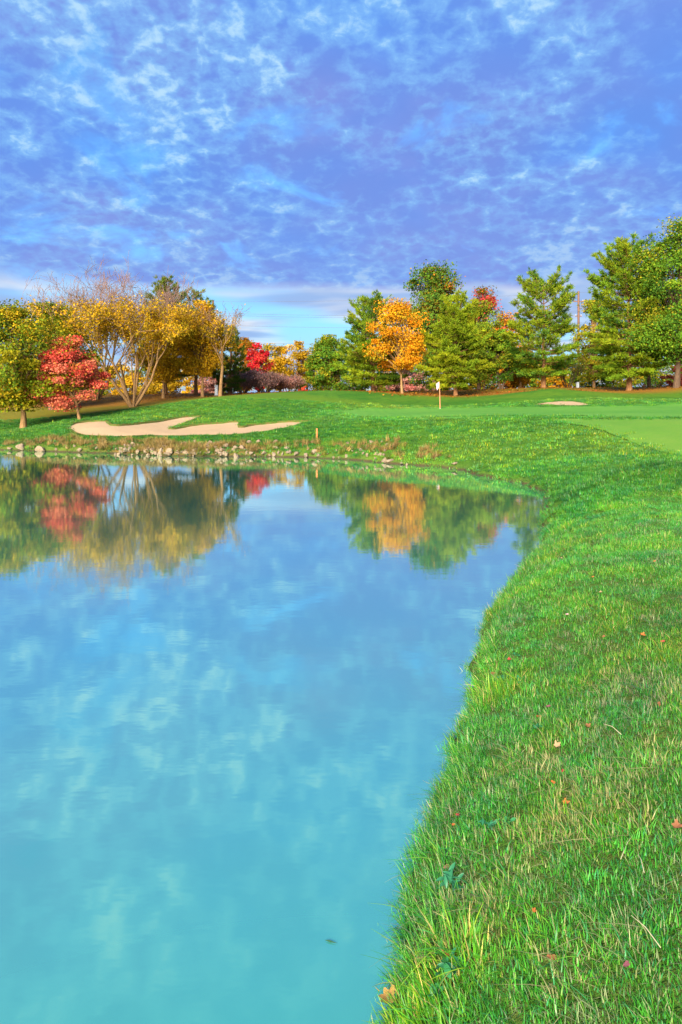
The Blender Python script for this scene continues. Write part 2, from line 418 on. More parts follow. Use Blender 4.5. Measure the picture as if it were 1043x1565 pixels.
drybank = soft(sdv, 2.6, 0.8) * soft(yy, 21.5, 24.5) * np.where(pxx < 420, 1.0, np.where(pxx < 620, 0.55, 0.35))
drybank *= soft(np.abs(pxx - 280), 190, 110) * 0.75 + 0.25
thatch = soft(yy, 14, 7) * (sdv > -0.2) * 0.85
thatch = np.maximum(thatch, soft(sdv, 0.35, 0.05) * 0.9)
nx, ny = len(gx), len(gy)
ii = (np.arange(ny - 1)[:, None] * nx + np.arange(nx - 1)[None, :]).ravel()
gq = np.stack([ii, ii + 1, ii + nx + 1, ii + nx], -1)
ground = tag(obj('ground', mesh_np('ground', np.stack([xx, yy, gz], -1), gq, np.stack([litter_shade, drybank, thatch], -1), True), M_ground), kind='structure')
pond = tag(obj('pond', mesh_np('pond', [(-74.5, -29.5, 0), (9, -29.5, 0), (9, 46, 0), (-74.5, 46, 0)], np.array([[0, 1, 2, 3]])), M_water), kind='structure')


def sheet(name, poly, m, lift, step, sand=True):
    lo, hi = poly.min(0), poly.max(0)
    X, Y = np.meshgrid(np.arange(lo[0], hi[0], step), np.arange(lo[1], hi[1], step))
    X = X + (np.arange(X.shape[0])[:, None] % 2) * step * .5
    x, y = X.ravel(), Y.ravel()
    k = inside(poly, x, y) & (dist_line(poly, x, y, True) > step * 0.35)
    pts = [Vector(p) for p in poly] + [Vector(p) for p in zip(x[k], y[k])]
    n = len(poly)
    v, e, f, *_ = delaunay_2d_cdt(pts, [(i, (i + 1) % n) for i in range(n)], [], 1, 1e-5)
    va = np.array([(p.x, p.y) for p in v])
    z = h_open(va[:, 0], va[:, 1])[0] + lift
    fa = np.array([f_ for f_ in f if len(f_) == 3])
    a, b, c = va[fa[:, 0]], va[fa[:, 1]], va[fa[:, 2]]
    flip = np.cross(b - a, c - a) < 0; fa[flip] = fa[flip][:, ::-1]
    return tag(obj(name, mesh_np(name, np.column_stack([va, z]), fa, smooth=True), m), kind='structure')

def inset(poly, d):
    a = np.roll(poly, 1, 0); b = np.roll(poly, -1, 0); tt_ = b - a; tt_ /= np.linalg.norm(tt_, axis=1)[:, None] + 1e-9
    area = 0.5 * np.sum(poly[:, 0] * b[:, 1] - b[:, 0] * poly[:, 1]); s_ = 1 if area > 0 else -1
    return poly + np.stack([-tt_[:, 1], tt_[:, 0]], -1) * s_ * d
sheet('putting_green', GREEN, M_green, 0.03, 0.55)
sheet('fairway', FAIRWAY, M_fair, 0.03, 0.5)
M_lip, t, o = mat('bunker_lip_turf')
pos = t.new('ShaderNodeNewGeometry').outputs['Position']; n3 = t.noise(pos, 9, 5, .7)
pbsdf(t, o, t.mix(t.ramp(n3, .35, .65), (0.12, 0.075, 0.026), (0.045, 0.115, 0.012)), .95, .1, n3, .8, .05)
for poly, (dep, stp) in ((BUNKER_A, (.075, .28)), (BUNKER_B, (.005, .28))):
    inn = inset(poly, .10)
    bk = sheet('sand_bunker', inn, M_sand, -dep, stp)
    n_ = len(poly); zt_ = h_open(poly[:, 0], poly[:, 1])[0] + .022; zb_ = h_open(inn[:, 0], inn[:, 1])[0] - dep - .01
    V = np.concatenate([np.column_stack([inset(poly, -.06), zt_ - .03]), np.column_stack([poly, zt_]), np.column_stack([inset(poly, .07), zt_ - .03]), np.column_stack([inset(poly, .105), zb_])])
    k_ = np.arange(n_); k2 = (k_ + 1) % n_
    obj('lip', mesh_np('lip', V, np.concatenate([np.stack([k_ + j * n_, k2 + j * n_, k2 + (j + 1) * n_, k_ + (j + 1) * n_], -1) for j in range(3)]), smooth=True), M_lip, bk)
sheet('fringe', inset(GREEN, -.75), M_green, 0.015, 0.6)

# ------------------------------------------------------------------ plant materials
def leaf_mat(name, trans=0.35, inst=False, rough=0.6, spec=0.15):
    m, t, o = mat(name)
    c = t.new('ShaderNodeVertexColor'); c.layer_name = 'col'; c = c.outputs[0]
    if inst:
        a = t.new('ShaderNodeAttribute'); a.attribute_type = 'INSTANCER'; a.attribute_name = 'tint'
        c = t.mix(1.0, c, a.outputs[0], 'MULTIPLY')
    b = t.new('ShaderNodeBsdfPrincipled'); t.put(b.inputs['Base Color'], c); b.inputs['Roughness'].default_value = rough
    b.inputs['Specular IOR Level'].default_value = spec
    tr = t.new('ShaderNodeBsdfTranslucent'); t.put(tr.inputs[0], c)
    mx = t.new('ShaderNodeMixShader'); mx.inputs[0].default_value = trans
    t.put(mx.inputs[1], b.outputs[0]); t.put(mx.inputs[2], tr.outputs[0]); t.put(o.inputs[0], mx.outputs[0])
    return m
M_leaf = leaf_mat('tree_leaves', 0.42, False, 0.7, 0.05)
M_blade = leaf_mat('grass_blades', 0.30, True, 0.45, 0.3)
M_weed = leaf_mat('weed_leaf', 0.3, False, 0.4, 0.4)

def bark_mat(name, a, b_):
    m, t, o = mat(name); p = t.new('ShaderNodeTexCoord').outputs['Object']
    n = t.noise(t.vmath('MULTIPLY', p, (1, 1, .25)), 14, 5, .65)
    pbsdf(t, o, t.mix(t.ramp(n, .3, .7), a, b_), 0.9, 0.1, n, 0.8, 0.05); return m
M_bark = bark_mat('tan_bark', (0.17, 0.095, 0.04), (0.30, 0.18, 0.08))
M_barkd = bark_mat('dark_bark', (0.055, 0.035, 0.025), (0.12, 0.075, 0.045))
M_barkp = bark_mat('pine_bark', (0.13, 0.065, 0.03), (0.27, 0.13, 0.055))
M_twig = bark_mat('purple_twig_bark', (0.12, 0.075, 0.062), (0.22, 0.135, 0.11))


# ------------------------------------------------------------------ trees
def leaves_mesh(name, cen, size, cols, r, aspect=0.9, up=0.35, out=None):
    """one bent diamond-like leaf per centre"""
    n = len(cen)
    nrm = r.normal(size=(n, 3)); nrm[:, 2] += up * 2
    if out is not None: nrm += out * 0.8
    nrm /= np.linalg.norm(nrm, axis=1)[:, None]
    a = r.normal(size=(n, 3)); a -= (a * nrm).sum(1)[:, None] * nrm; a /= np.linalg.norm(a, axis=1)[:, None]
    b = np.cross(nrm, a)
    s = (size * r.uniform(0.6, 1.35, n))[:, None]
    v = np.stack([cen - a * s * .5, cen + b * s * aspect * .5 + nrm * s * .10, cen + a * s * .55, cen - b * s * aspect * .5 + nrm * s * .10], 1).reshape(-1, 3)
    i = np.arange(n)[:, None] * 4
    f = np.concatenate([i + [[0, 1, 2]], i + [[0, 2, 3]]])
    return mesh_np(name, v, f, np.repeat(cols, 4, 0))


def pick_cols(pal, wts, clump, r, jit=0.18):
    """palette colour per clump, jittered per leaf"""
    pal = np.array(pal); wts = np.array(wts, float); wts /= wts.sum()
    nc = clump.max() + 1
    pc = r.choice(len(pal), nc, p=wts)
    own = r.choice(len(pal), len(clump), p=wts)
    k = np.where(r.random(len(clump)) < 0.62, pc[clump], own)
    c = pal[k] * r.uniform(1 - jit, 1 + jit, (len(clump), 1)) * r.uniform(0.94, 1.06, (len(clump), 3))
    c *= r.uniform(0.78, 1.2, nc)[clump][:, None]
    return c

def bez(a, b, c, n):
    t_ = np.linspace(0, 1, n)[:, None]; return (1 - t_) ** 2 * a + 2 * t_ * (1 - t_) * b + t_ ** 2 * c


def broadleaf(name, px, d, top, width, pal, wts, label, cat='tree', group=None, crown_lo=0.22, trunk_r=0.16, nclump=70, nleaf=9000, leaf=0.22, seed=1,
              shape=0.9, bark=None, lean=0.0, stems=1, open_=0.0, crown_px=None, fork=0.35, base=None, squash=0.62, clump_r=None):
    """tapered trunk, limbs to leaf clumps spread through an uneven crown"""
    if id(pal) not in LIT: pal = lighten(pal, 1.45)
    r = np.random.default_rng(seed); nleaf = int(nleaf * (1.3 if d > 78 else 2.8))
    X = (px - CX) / F * d; Z = h1(X, d) - 0.03
    H = CZ + (HY - top) / F * d - Z; Wd = width / F * d
    e = empty(name, (X, d, Z), label, cat, group)
    bark = bark or M_bark
    cx = 0.0 if crown_px is None else (crown_px - px) / F * d
    lo = H * crown_lo
    tr = Tubes(); br = Tubes()
    n = 8; tz = np.linspace(0, 1, n)
    top_t = H * 0.80
    trunks = []
    for s in range(stems):
        a = s / max(stems, 1) * 6.28 + r.uniform(0, 1)
        spread = 0 if stems == 1 else Wd * r.uniform(0.14, 0.30)
        px_ = lean * tz ** 1.5 * H + cx * tz ** 1.3 + np.cos(a) * (spread * tz ** 0.8 + (0.10 if stems > 1 else 0)) + np.cumsum(r.normal(0, .03, n)) * (tz > 0)
        py_ = np.sin(a) * (spread * tz ** 0.8 + (0.10 if stems > 1 else 0)) * .8 + np.cumsum(r.normal(0, .03, n)) * (tz > 0)
        rr = trunk_r * (0.75 if stems > 1 else 1) * (1 - 0.85 * tz) ; rr[0] *= 1.45; rr[1] *= 1.02
        pt = np.stack([px_, py_, tz * top_t], -1)
        tt = Tubes(); tt.add(pt, rr, 8); trunks.append(pt)
        obj('trunk', tt.mesh('trunk'), bark, e)
    ph = r.uniform(0, 6.28, 6); amp = r.uniform(0.06, 0.17, 6)
    def prof(t_, a):
        base_ = np.sin(np.pi * np.clip(t_, 0.0, 1) ** shape * 0.93 + 0.10) ** 0.75
        return base_ * (1 + amp[0] * np.sin(a + ph[0]) + amp[1] * np.sin(2 * a + ph[1] + 3 * t_) + amp[2] * np.sin(3 * a + ph[2] - 5 * t_) + amp[3] * np.sin(7 * t_ + ph[3] + a))
    t_ = r.uniform(0, 1, nclump); a = r.uniform(0, 6.28, nclump)
    rad = prof(t_, a) * Wd * .5 * np.sqrt(r.uniform(0.04, 1.0, nclump)) * 0.93
    cr = clump_r or 0.062 * (Wd + H) * 0.5
    cz = lo + t_ * (H - lo - cr * .5)
    cen = np.stack([cx + lean * cz + rad * np.cos(a), rad * np.sin(a), cz], -1)
    for c in cen:
        pt = trunks[r.integers(len(trunks))]
        zt = np.clip(lo * 0.85 + (c[2] - lo) * 0.5 - 0.25 * np.hypot(c[0], c[1]), lo * 0.75, top_t * 0.97)
        p0 = np.array([np.interp(zt, pt[:, 2], pt[:, k]) for k in range(3)])
        m_ = (p0 + c) / 2 + np.array([0, 0, 0.10 * np.linalg.norm(c - p0)]) + r.normal(0, .08, 3)
        L = np.linalg.norm(c - p0)
        br.add(bez(p0, m_, c, 6), np.linspace(trunk_r * 0.10 + 0.011 * L + .008, 0.008, 6), 4)
        for q in range(3):
            tip = c + r.normal(0, cr * 0.9, 3); br.add(np.array([c - (c - p0) * r.uniform(0, .3), (c + tip) / 2 + r.normal(0, .05, 3), tip]), [0.014, 0.010, 0.004], 3)
    if stems == 1 and lo > 1.2:
        pass
    tag(obj('branches', br.mesh('branches'), bark, e), kind='stuff')
    ci = r.integers(0, nclump, nleaf)
    keep = r.uniform(0.45, 1.5, nclump)
    off = np.clip(r.normal(0, 1, (nleaf, 3)), -1.65, 1.65) * np.array([1, 1, squash]) * cr * keep[ci][:, None]
    lc = cen[ci] + off
    out = lc - np.array([cx, 0, lo + 0.45 * (H - lo)]); out /= np.linalg.norm(out, axis=1)[:, None] + 1e-6
    cols = pick_cols(pal, wts, ci, r)
    tag(obj('crown', leaves_mesh('crown', lc, leaf * (0.88 if d > 78 else 0.76), cols, r, out=out), M_leaf, e), kind='stuff')
    return e


def pine(px, d, top, width, label, pal, seed=1, lo=0.16, trunk_r=0.17, dens=1.0, open_top=0.35, group='white pines along the far side', name='pine_tree', droop=0.0, taper=0.72):
    r = np.random.default_rng(seed)
    X = (px - CX) / F * d; Z = h1(X, d) - 0.03
    H = CZ + (HY - top) / F * d - Z; Wd = width / F * d
    e = empty(name, (X, d, Z), label, 'pine tree', group)
    n = 9; tz = np.linspace(0, 1, n)
    pt = np.stack([np.cumsum(r.normal(0, .025, n)), np.cumsum(r.normal(0, .025, n)), tz * H * 0.97], -1); pt[0, :2] = 0
    rr = trunk_r * (1 - 0.92 * tz); rr[0] *= 1.3
    tt = Tubes(); tt.add(pt, rr, 8); obj('trunk', tt.mesh('trunk'), M_barkp, e)
    br = Tubes(); cen = []; dirs = []; cl = []; ncl = 0
    z = H * lo
    while z < H * 0.965:
        f = (z / H - lo) / (1 - lo)
        L0 = Wd * .5 * (np.clip(0.62 + 1.6 * f, 0, 1) if f < 0.24 else max(1 - (f - 0.24) / 0.80, 0.02) ** taper) 
        L0 = max(L0, 0.35)
        nb = r.integers(4, 7) if f < 0.7 else r.integers(3, 6)
        a0 = r.uniform(0, 6.28)
        for b in range(nb):
            if r.random() < 0.10: continue
            a = a0 + b * 6.28 / nb + r.normal(0, .25); L = L0 * r.uniform(0.62, 1.15)
            rise = (-0.10 - droop + 1.05 * f ** 1.1 + r.normal(0, .07)) * L
            p0 = np.array([np.interp(z, pt[:, 2], pt[:, 0]), np.interp(z, pt[:, 2], pt[:, 1]), z])
            dv = np.array([np.cos(a), np.sin(a), 0])
            tip = p0 + dv * L + [0, 0, rise + 0.10 * L]
            mid = p0 + dv * L * .55 + [0, 0, rise * .35 - 0.04 * L]
            pl = bez(p0, mid, tip, 6); br.add(pl, np.linspace(0.014 + 0.012 * L, 0.006, 6), 4)
            cl_id = ncl; ncl += 1
            ns = int(max(5, L * 13 * dens * (1 - open_top * f)))
            for s in range(ns):
                u = r.uniform(0.30, 1.0) if f < 0.75 else r.uniform(0.12, 1)
                q = np.array([np.interp(u, np.linspace(0, 1, 6), pl[:, k]) for k in range(3)])
                side = np.cross(dv, [0, 0, 1]) * r.normal(0, .34 * L * (1.15 - u) * .8 + .05)
                q2 = q + side + dv * abs(r.normal(0, .10)) + [0, 0, abs(r.normal(0, .07)) + .02]
                if np.linalg.norm(side) > .12: br.add(np.array([q, q2]), [0.008, 0.004], 3)
                cen.append(q2); sd_ = dv * 0.75 + side / (np.linalg.norm(side) + .2) * .8 + np.array([0, 0, 0.55 + 0.7 * f]); dirs.append(sd_ / np.linalg.norm(sd_)); cl.append(cl_id)
        z += r.uniform(0.30, 0.50) * (0.75 + 0.03 * H)
    for s in range(10): cen.append(pt[-1] + r.normal(0, .08, 3)); dirs.append(np.array([r.normal(0, .4), r.normal(0, .4), 1.0])); cl.append(ncl)
    tag(obj('branches', br.mesh('branches'), M_barkp, e), kind='stuff')
    cen = np.array(cen); dirs = np.array(dirs); cl = np.array(cl)
    K = 13                                              # needles per tuft
    c = np.repeat(cen, K, 0); dd = np.repeat(dirs, K, 0); ci = np.repeat(cl, K)
    m_ = len(c)
    dd = dd + r.normal(0, .62, (m_, 3)); dd /= np.linalg.norm(dd, axis=1)[:, None]
    sd_ = np.cross(dd, r.normal(size=(m_, 3))); sd_ /= np.linalg.norm(sd_, axis=1)[:, None]
    ln = r.uniform(0.16, 0.34, m_)[:, None]; wd = r.uniform(0.030, 0.055, m_)[:, None]
    c = c + r.normal(0, .05, (m_, 3))
    v = np.stack([c - sd_ * wd * .6, c + sd_ * wd * .6, c + dd * ln + sd_ * wd * .3, c + dd * ln - sd_ * wd * .3], 1).reshape(-1, 3)
    i = np.arange(m_)[:, None] * 4
    fa = i + [[0, 1, 2, 3]]
    cols = pick_cols(pal, np.ones(len(pal)), ci, r, .22)
    tag(obj('crown', mesh_np('crown', v, fa, np.repeat(cols, 4, 0)), M_leaf, e), kind='stuff')
    return e


def twiggy(name, px, d, top, width, label, pal, wts, stems=6, seed=1, leaf_lo=0.0, leaf_hi=0.75, nleaf=7000, leaf=0.17, trunk_r=0.11, cat='tree', group=None, bark=None, twigbark=None,
           levels=5, tilt=0.5, fork_z=0.12, lean=0.0, kids=(2, 4)):
    """vase-shaped tree that is losing its leaves: recursive limbs and fine bare twigs"""
    r = np.random.default_rng(seed); nleaf = int(nleaf * 1.7); leaf *= .8
    X = (px - CX) / F * d; Z = h1(X, d) - 0.03
    H = CZ + (HY - top) / F * d - Z; Wd = width / F * d
    e = empty(name, (X, d, Z), label, cat, group)
    br = Tubes(); tw = Tubes(); tips = []; ntr = 0
    def grow(p, dv, L, rad, lev, main=None):
        nonlocal ntr
        n = 5; pts = [p]; q = p.copy(); dcur = dv.copy()
        for k in range(n):
            dcur = dcur + r.normal(0, .10 + 0.03 * lev, 3) + np.array([0, 0, .06]); dcur /= np.linalg.norm(dcur)
            q = q + dcur * L / n; pts.append(q.copy())
        pts = np.array(pts)
        rr = np.linspace(rad, rad * .55, n + 1)
        if main is not None: main.add(pts, rr, 7)
        elif rad > 0.018: br.add(pts, rr, 4)
        else: tw.add(pts, np.maximum(rr, .0095), 3)
        if lev >= 2:
            for k in range(1, n + 1): tips.append(pts[k])
        if lev >= levels: return
        nk = r.integers(kids[0], kids[1] + 1)
        for k in range(nk):
            u = r.uniform(0.35, 1.0) if k else 1.0
            s = pts[int(round(u * n))]
            ax = r.normal(size=3); ax -= ax @ dcur * dcur; ax /= np.linalg.norm(ax)
            nd = dcur + ax * r.uniform(0.28, 0.75); nd[2] += .12; nd /= np.linalg.norm(nd)
            grow(s, nd, L * r.uniform(0.60, 0.82), max(rad * .55 * r.uniform(.8, 1.1), .007), lev + 1)
    L1 = H * 0.36
    if stems == 1:
        mt = Tubes(); hb = H * fork_z
        tp = np.array([[0, 0, 0], [lean * .3, 0, hb * .4], [lean, 0.02, hb]])
        mt.add(tp, [trunk_r * 1.35, trunk_r, trunk_r * .85], 8); obj('trunk', mt.mesh('trunk'), bark or M_bark, e)
        for k in range(4):
            a = k * 1.57 + r.uniform(0, 1); sp = tilt * (0.25 if k == 0 else 1) * r.uniform(.6, 1.1)
            grow(tp[-1], np.array([np.cos(a) * sp, np.sin(a) * sp, 1.0]) / math.hypot(1, sp), L1 * .8, trunk_r * .6, 1)
    else:
        for k in range(stems):
            a = k * 6.28 / stems + r.uniform(-.2, .2); sp = tilt * r.uniform(.45, 1.1)
            mt = Tubes(); grow(np.array([np.cos(a) * .12, np.sin(a) * .12, 0]), np.array([np.cos(a) * sp, np.sin(a) * sp, 1.0]) / math.hypot(1, sp), L1, trunk_r * r.uniform(.75, 1), 0, mt)
            obj('trunk', mt.mesh('trunk'), bark or M_bark, e)
    tips = np.array(tips)
    k = H * 0.985 / np.percentile(tips[:, 2], 98.8)
    kw = Wd / (np.percentile(tips[:, 0], 98.5) - np.percentile(tips[:, 0], 1.5))
    for tb in (br, tw):
        tb.v = [vv * np.array([kw, kw, k]) for vv in tb.v]
    for ch in e.children: ch.scale = (kw, kw, k)
    tips = tips * np.array([kw, kw, k])
    tag(obj('branches', br.mesh('branches'), bark or M_bark, e), kind='stuff')
    tag(obj('twigs', tw.mesh('twigs'), twigbark or M_twig, e), kind='stuff')
    zf = tips[:, 2] / H
    wgt = np.clip((leaf_hi + 0.15 - zf) / 0.3, 0.0, 1) * np.clip((zf - leaf_lo) / 0.1, 0, 1) + 1e-4
    idx = r.choice(len(tips), nleaf, p=wgt / wgt.sum())
    lc = tips[idx] + r.normal(0, .16, (nleaf, 3))
    cols = pick_cols(pal, wts, (idx // 25).astype(int), r)
    tag(obj('crown', leaves_mesh('crown', lc, leaf, cols, r), M_leaf, e), kind='stuff')
    return e


GOLD = [(0.29, 0.165, 0.007), (0.23, 0.145, 0.007), (0.34, 0.195, 0.009), (0.18, 0.13, 0.007)]
GOLDGREEN = [(0.16, 0.14, 0.006), (0.09, 0.115, 0.006), (0.25, 0.165, 0.007), (0.055, 0.09, 0.007)]
REDS = [(0.54, 0.065, 0.042), (0.46, 0.045, 0.032), (0.56, 0.105, 0.060), (0.50, 0.14, 0.03)]
ORANGE = [(0.46, 0.145, 0.006), (0.48, 0.185, 0.008), (0.38, 0.12, 0.005), (0.32, 0.18, 0.008), (0.17, 0.14, 0.008)]
OAK = [(0.055, 0.105, 0.010), (0.075, 0.12, 0.012), (0.16, 0.11, 0.010), (0.23, 0.085, 0.010), (0.035, 0.08, 0.010)]
PINE = [(0.080, 0.140, 0.008), (0.115, 0.165, 0.008), (0.150, 0.175, 0.008), (0.045, 0.10, 0.012)]
PINEY = [(0.125, 0.165, 0.007), (0.165, 0.18, 0.007), (0.09, 0.135, 0.008)]
PINED = [(0.030, 0.085, 0.016), (0.045, 0.105, 0.014), (0.020, 0.065, 0.014)]
PINEG = [(0.075, 0.105, 0.012), (0.10, 0.115, 0.012), (0.05, 0.085, 0.012)]
GREENL = [(0.060, 0.125, 0.009), (0.095, 0.15, 0.009), (0.040, 0.095, 0.010), (0.18, 0.16, 0.010)]
YG = [(0.13, 0.16, 0.010), (0.17, 0.17, 0.010), (0.08, 0.13, 0.010), (0.24, 0.17, 0.010)]
BROWNP = [(0.24, 0.125, 0.10), (0.28, 0.14, 0.10), (0.19, 0.115, 0.10), (0.30, 0.10, 0.085)]

def lighten(pal, k=1.75): return [tuple(min(v * k, .62) for v in c) for c in pal]
GOLD, GOLDGREEN, REDS, ORANGE, OAK, PINE, PINEY, PINED, PINEG, GREENL, YG, BROWNP = [lighten(p_) for p_ in (GOLD, GOLDGREEN, REDS, ORANGE, OAK, PINE, PINEY, PINED, PINEG, GREENL, YG, BROWNP)]
LIT = [id(p_) for p_ in (GOLD, GOLDGREEN, REDS, ORANGE, OAK, PINE, PINEY, PINED, PINEG, GREENL, YG, BROWNP)]

# left bank
broadleaf('maple_tree', 36, 42, 470, 200, GOLDGREEN, [4, 4, 2, 2], 'yellow-green maple with a forked pale trunk at the left edge of the lawn', nclump=95, nleaf=15000, leaf=0.17, seed=11, crown_lo=0.22, trunk_r=.17, shape=.8, crown_px=22)
broadleaf('maple_tree', 78, 54, 462, 150, GOLDGREEN, [3, 4, 1, 3], 'olive-green tree behind the red maple, darker than its neighbours', nclump=70, nleaf=10000, leaf=0.2, seed=12, crown_lo=0.10, bark=M_barkd)
broadleaf('red_maple_tree', 122, 42, 514, 100, REDS, [4, 3, 3, 2], 'small bright red maple on a thin trunk above the pond', nclump=62, nleaf=9000, leaf=0.15, seed=13, crown_lo=0.17, trunk_r=.085, crown_px=101, shape=.70, squash=.55)
twiggy('multi_stem_tree', 203, 53, 417, 215, 'many-stemmed vase-shaped golden tree with bare purple twig tops', GOLD, [3, 3, 3, 2], stems=7, seed=21, nleaf=9500, leaf=.17, trunk_r=.13, tilt=.62, leaf_lo=.20, leaf_hi=.62, kids=(2, 4))
twiggy('bare_topped_tree', 150, 61, 416, 165, 'half-bare brownish tree with thin twigs, rising behind the red maple', GOLD, [2, 4, 1, 3], stems=4, seed=22, nleaf=4200, leaf=.17, tilt=.55, leaf_lo=.3, leaf_hi=.58, kids=(3, 4))
pine(253, 63, 424, 95, 'dark-topped pine behind the many-stemmed golden tree', PINEG, seed=31, lo=.22, dens=1.3)
broadleaf('golden_tree', 250, 59, 478, 105, GOLD, [3, 3, 3, 3], 'golden-leaved tree in front of the dark-topped pine', nclump=60, nleaf=8000, leaf=.18, seed=32, crown_lo=.24, trunk_r=.12)
broadleaf('golden_tree', 310, 59, 462, 92, GOLD, [4, 2, 4, 1], 'bright yellow-gold tree beside the white post on the lawn', nclump=62, nleaf=9500, leaf=.18, seed=33, crown_lo=.24, trunk_r=.12)
pine(300, 64, 446, 84, 'olive pine whose tip shows above the bright yellow-gold tree', PINEG, seed=34, lo=.20)
twiggy('bare_tree', 337, 57, 465, 84, 'slender leaning tree, nearly bare, at the right end of the golden trees', GOLD, [2, 3, 1, 3], stems=1, seed=24, nleaf=700, leaf=.16, trunk_r=.13, fork_z=.36, tilt=.62, leaf_lo=.2, leaf_hi=.7, lean=.18, levels=5)
pine(352, 66, 500, 52, 'small olive-green pine tucked behind the slender bare tree', PINEG, seed=35, lo=.06)

# middle gap
broadleaf('orange_tree', 374, 84, 516, 52, [(0.30, 0.14, 0.01), (0.34, 0.10, 0.012), (0.22, 0.13, 0.01)], [3, 2, 3], 'rusty orange tree left of the crimson tree in the far gap', nclump=40, nleaf=5000, leaf=.24, seed=41, crown_lo=.08)
broadleaf('crimson_tree', 396, 80, 524, 44, [(0.50, 0.015, 0.025), (0.40, 0.012, 0.02), (0.46, 0.05, 0.03)], [3, 2, 2], 'vivid crimson tree above the brown shrubs in the far gap', nclump=40, nleaf=5000, leaf=.22, seed=42, crown_lo=.1)
for i, (px, d, top, wd, lab, pal, nl) in enumerate([
        (428, 98, 520, 54, 'golden far tree just right of the crimson tree', GOLD, 4200), (457, 104, 522, 44, 'pale gold far tree beside the round green bush', GOLD, 3000),
        (410, 110, 528, 50, 'olive-gold tree farthest back in the gap behind the crimson tree', GOLDGREEN, 3000)]):
    broadleaf('golden_tree', px, d, top, wd, pal, [3, 3, 2, 2], lab, nclump=42, nleaf=nl, leaf=.27, seed=43 + i, crown_lo=.12, bark=M_barkd)
for i, (px, d, top, wd, st, lab) in enumerate([
        (372, 70, 566, 56, 9, 'leftmost reddish-brown bare shrub below the crimson tree'), (405, 71, 570, 58, 9, 'widest reddish-brown bare shrub below the crimson tree'),
        (438, 73, 575, 46, 8, 'grey-brown bare shrub left of the round green bush')]):
    twiggy('bare_shrub', px, d, top, wd, lab, BROWNP, [3, 3, 3, 1], stems=st, seed=51 + i, nleaf=5200, leaf=.12, trunk_r=.035, levels=4, tilt=.7, leaf_lo=0, leaf_hi=1.0, cat='shrub', group='bare shrubs in the far gap', bark=M_twig, kids=(3, 4))
broadleaf('red_shrub', 464, 68, 589, 13, [(0.5, 0.06, 0.03), (0.42, 0.08, 0.03)], [1, 1], 'tiny red shrub on the crest beside the round green bush', cat='shrub', nclump=12, nleaf=500, leaf=.12, seed=55, crown_lo=.02, trunk_r=.03)
broadleaf('green_bush', 500, 76, 514, 84, GREENL, [3, 3, 2, 2], 'round dark-green bush-like tree at the gap\'s right side', nclump=80, nleaf=12000, leaf=.2, seed=56, crown_lo=.02, trunk_r=.12, shape=.62)

# right of the gap
pine(571, 65, 460, 124, 'bushy pine with a tan trunk, first tree right of the gap', PINE, seed=61, lo=.09, trunk_r=.2, dens=1.5, taper=.58)
broadleaf('orange_maple_tree', 615, 61, 456, 92, ORANGE, [4, 4, 2, 2, 1], 'bright orange maple with a slim pale trunk behind the green', nclump=66, nleaf=6200, leaf=.18, seed=62, crown_lo=.24, trunk_r=.10, crown_px=613, clump_r=.42, shape=.7)
broadleaf('oak_tree', 664, 84, 409, 124, OAK, [4, 4, 2, 1, 3], 'tall dark oak with rust flecks towering behind the orange maple', nclump=115, nleaf=22000, leaf=.25, seed=63, crown_lo=.22, trunk_r=.22, bark=M_barkd, shape=.75)
pine(697, 60, 454, 112, 'full light-green pine standing just beyond the flagstick', PINEY, seed=64, lo=.09, dens=1.9)
broadleaf('green_tree', 732, 70, 462, 84, YG, [3, 2, 4, 1], 'yellow-green rounded tree right of the flagstick pine', nclump=60, nleaf=8500, leaf=.2, seed=65, crown_lo=.15, bark=M_barkd)
broadleaf('red_topped_tree', 740, 90, 440, 70, [(0.34, 0.05, 0.03), (0.30, 0.10, 0.02), (0.12, 0.11, 0.01), (0.40, 0.04, 0.04)], [3, 2, 3, 2], 'far tree whose top is dull red above the yellow-green tree', nclump=50, nleaf=6000, leaf=.26, seed=66, crown_lo=.15, bark=M_barkd)
broadleaf('orange_tree', 774, 84, 480, 56, [(0.42, 0.15, 0.01), (0.36, 0.18, 0.01), (0.40, 0.08, 0.02), (0.10, 0.13, 0.01)], [3, 3, 1, 2], 'orange and gold tree half hidden left of the tall-topped pine', nclump=45, nleaf=5500, leaf=.24, seed=67, crown_lo=.12, bark=M_barkd)
broadleaf('green_tree', 766, 70, 505, 66, GREENL, [3, 3, 3, 2], 'low deep-green tree with two dark trunks beside the yellow-green tree', nclump=46, nleaf=6000, leaf=.2, seed=68, crown_lo=.18, bark=M_barkd, stems=2)
broadleaf('golden_tree', 795, 74, 530, 50, [(0.42, 0.24, 0.01), (0.36, 0.16, 0.01), (0.20, 0.17, 0.01)], [3, 2, 2], 'low golden tree under the pine at the far mound', nclump=36, nleaf=4500, leaf=.2, seed=69, crown_lo=.08)
pine(831, 66, 428, 124, 'spreading pine with a forked feathery top on the far mound', PINE, seed=71, lo=.11, trunk_r=.22, open_top=.45, dens=1.5, taper=.42)
twiggy('bare_shrub', 869, 72, 548, 44, 'dark-stemmed bare shrub between the two largest pines', YG, [1, 1, 1, 1], stems=5, seed=72, nleaf=900, leaf=.15, trunk_r=.05, levels=4, tilt=.7, leaf_lo=.2, leaf_hi=1, cat='shrub', bark=M_barkd, twigbark=M_barkd)
broadleaf('yellow_green_tree', 908, 80, 458, 70, YG, [4, 3, 2, 2], 'thin yellow-green tree right of the tall utility pole', nclump=70, nleaf=9000, leaf=.22, seed=73, crown_lo=.12)
pine(962, 60, 374, 150, 'tallest deep-green pine near the right edge, thick tan trunk', PINE, seed=74, lo=.11, trunk_r=.23, open_top=.25, droop=.05, dens=1.7, taper=.52)
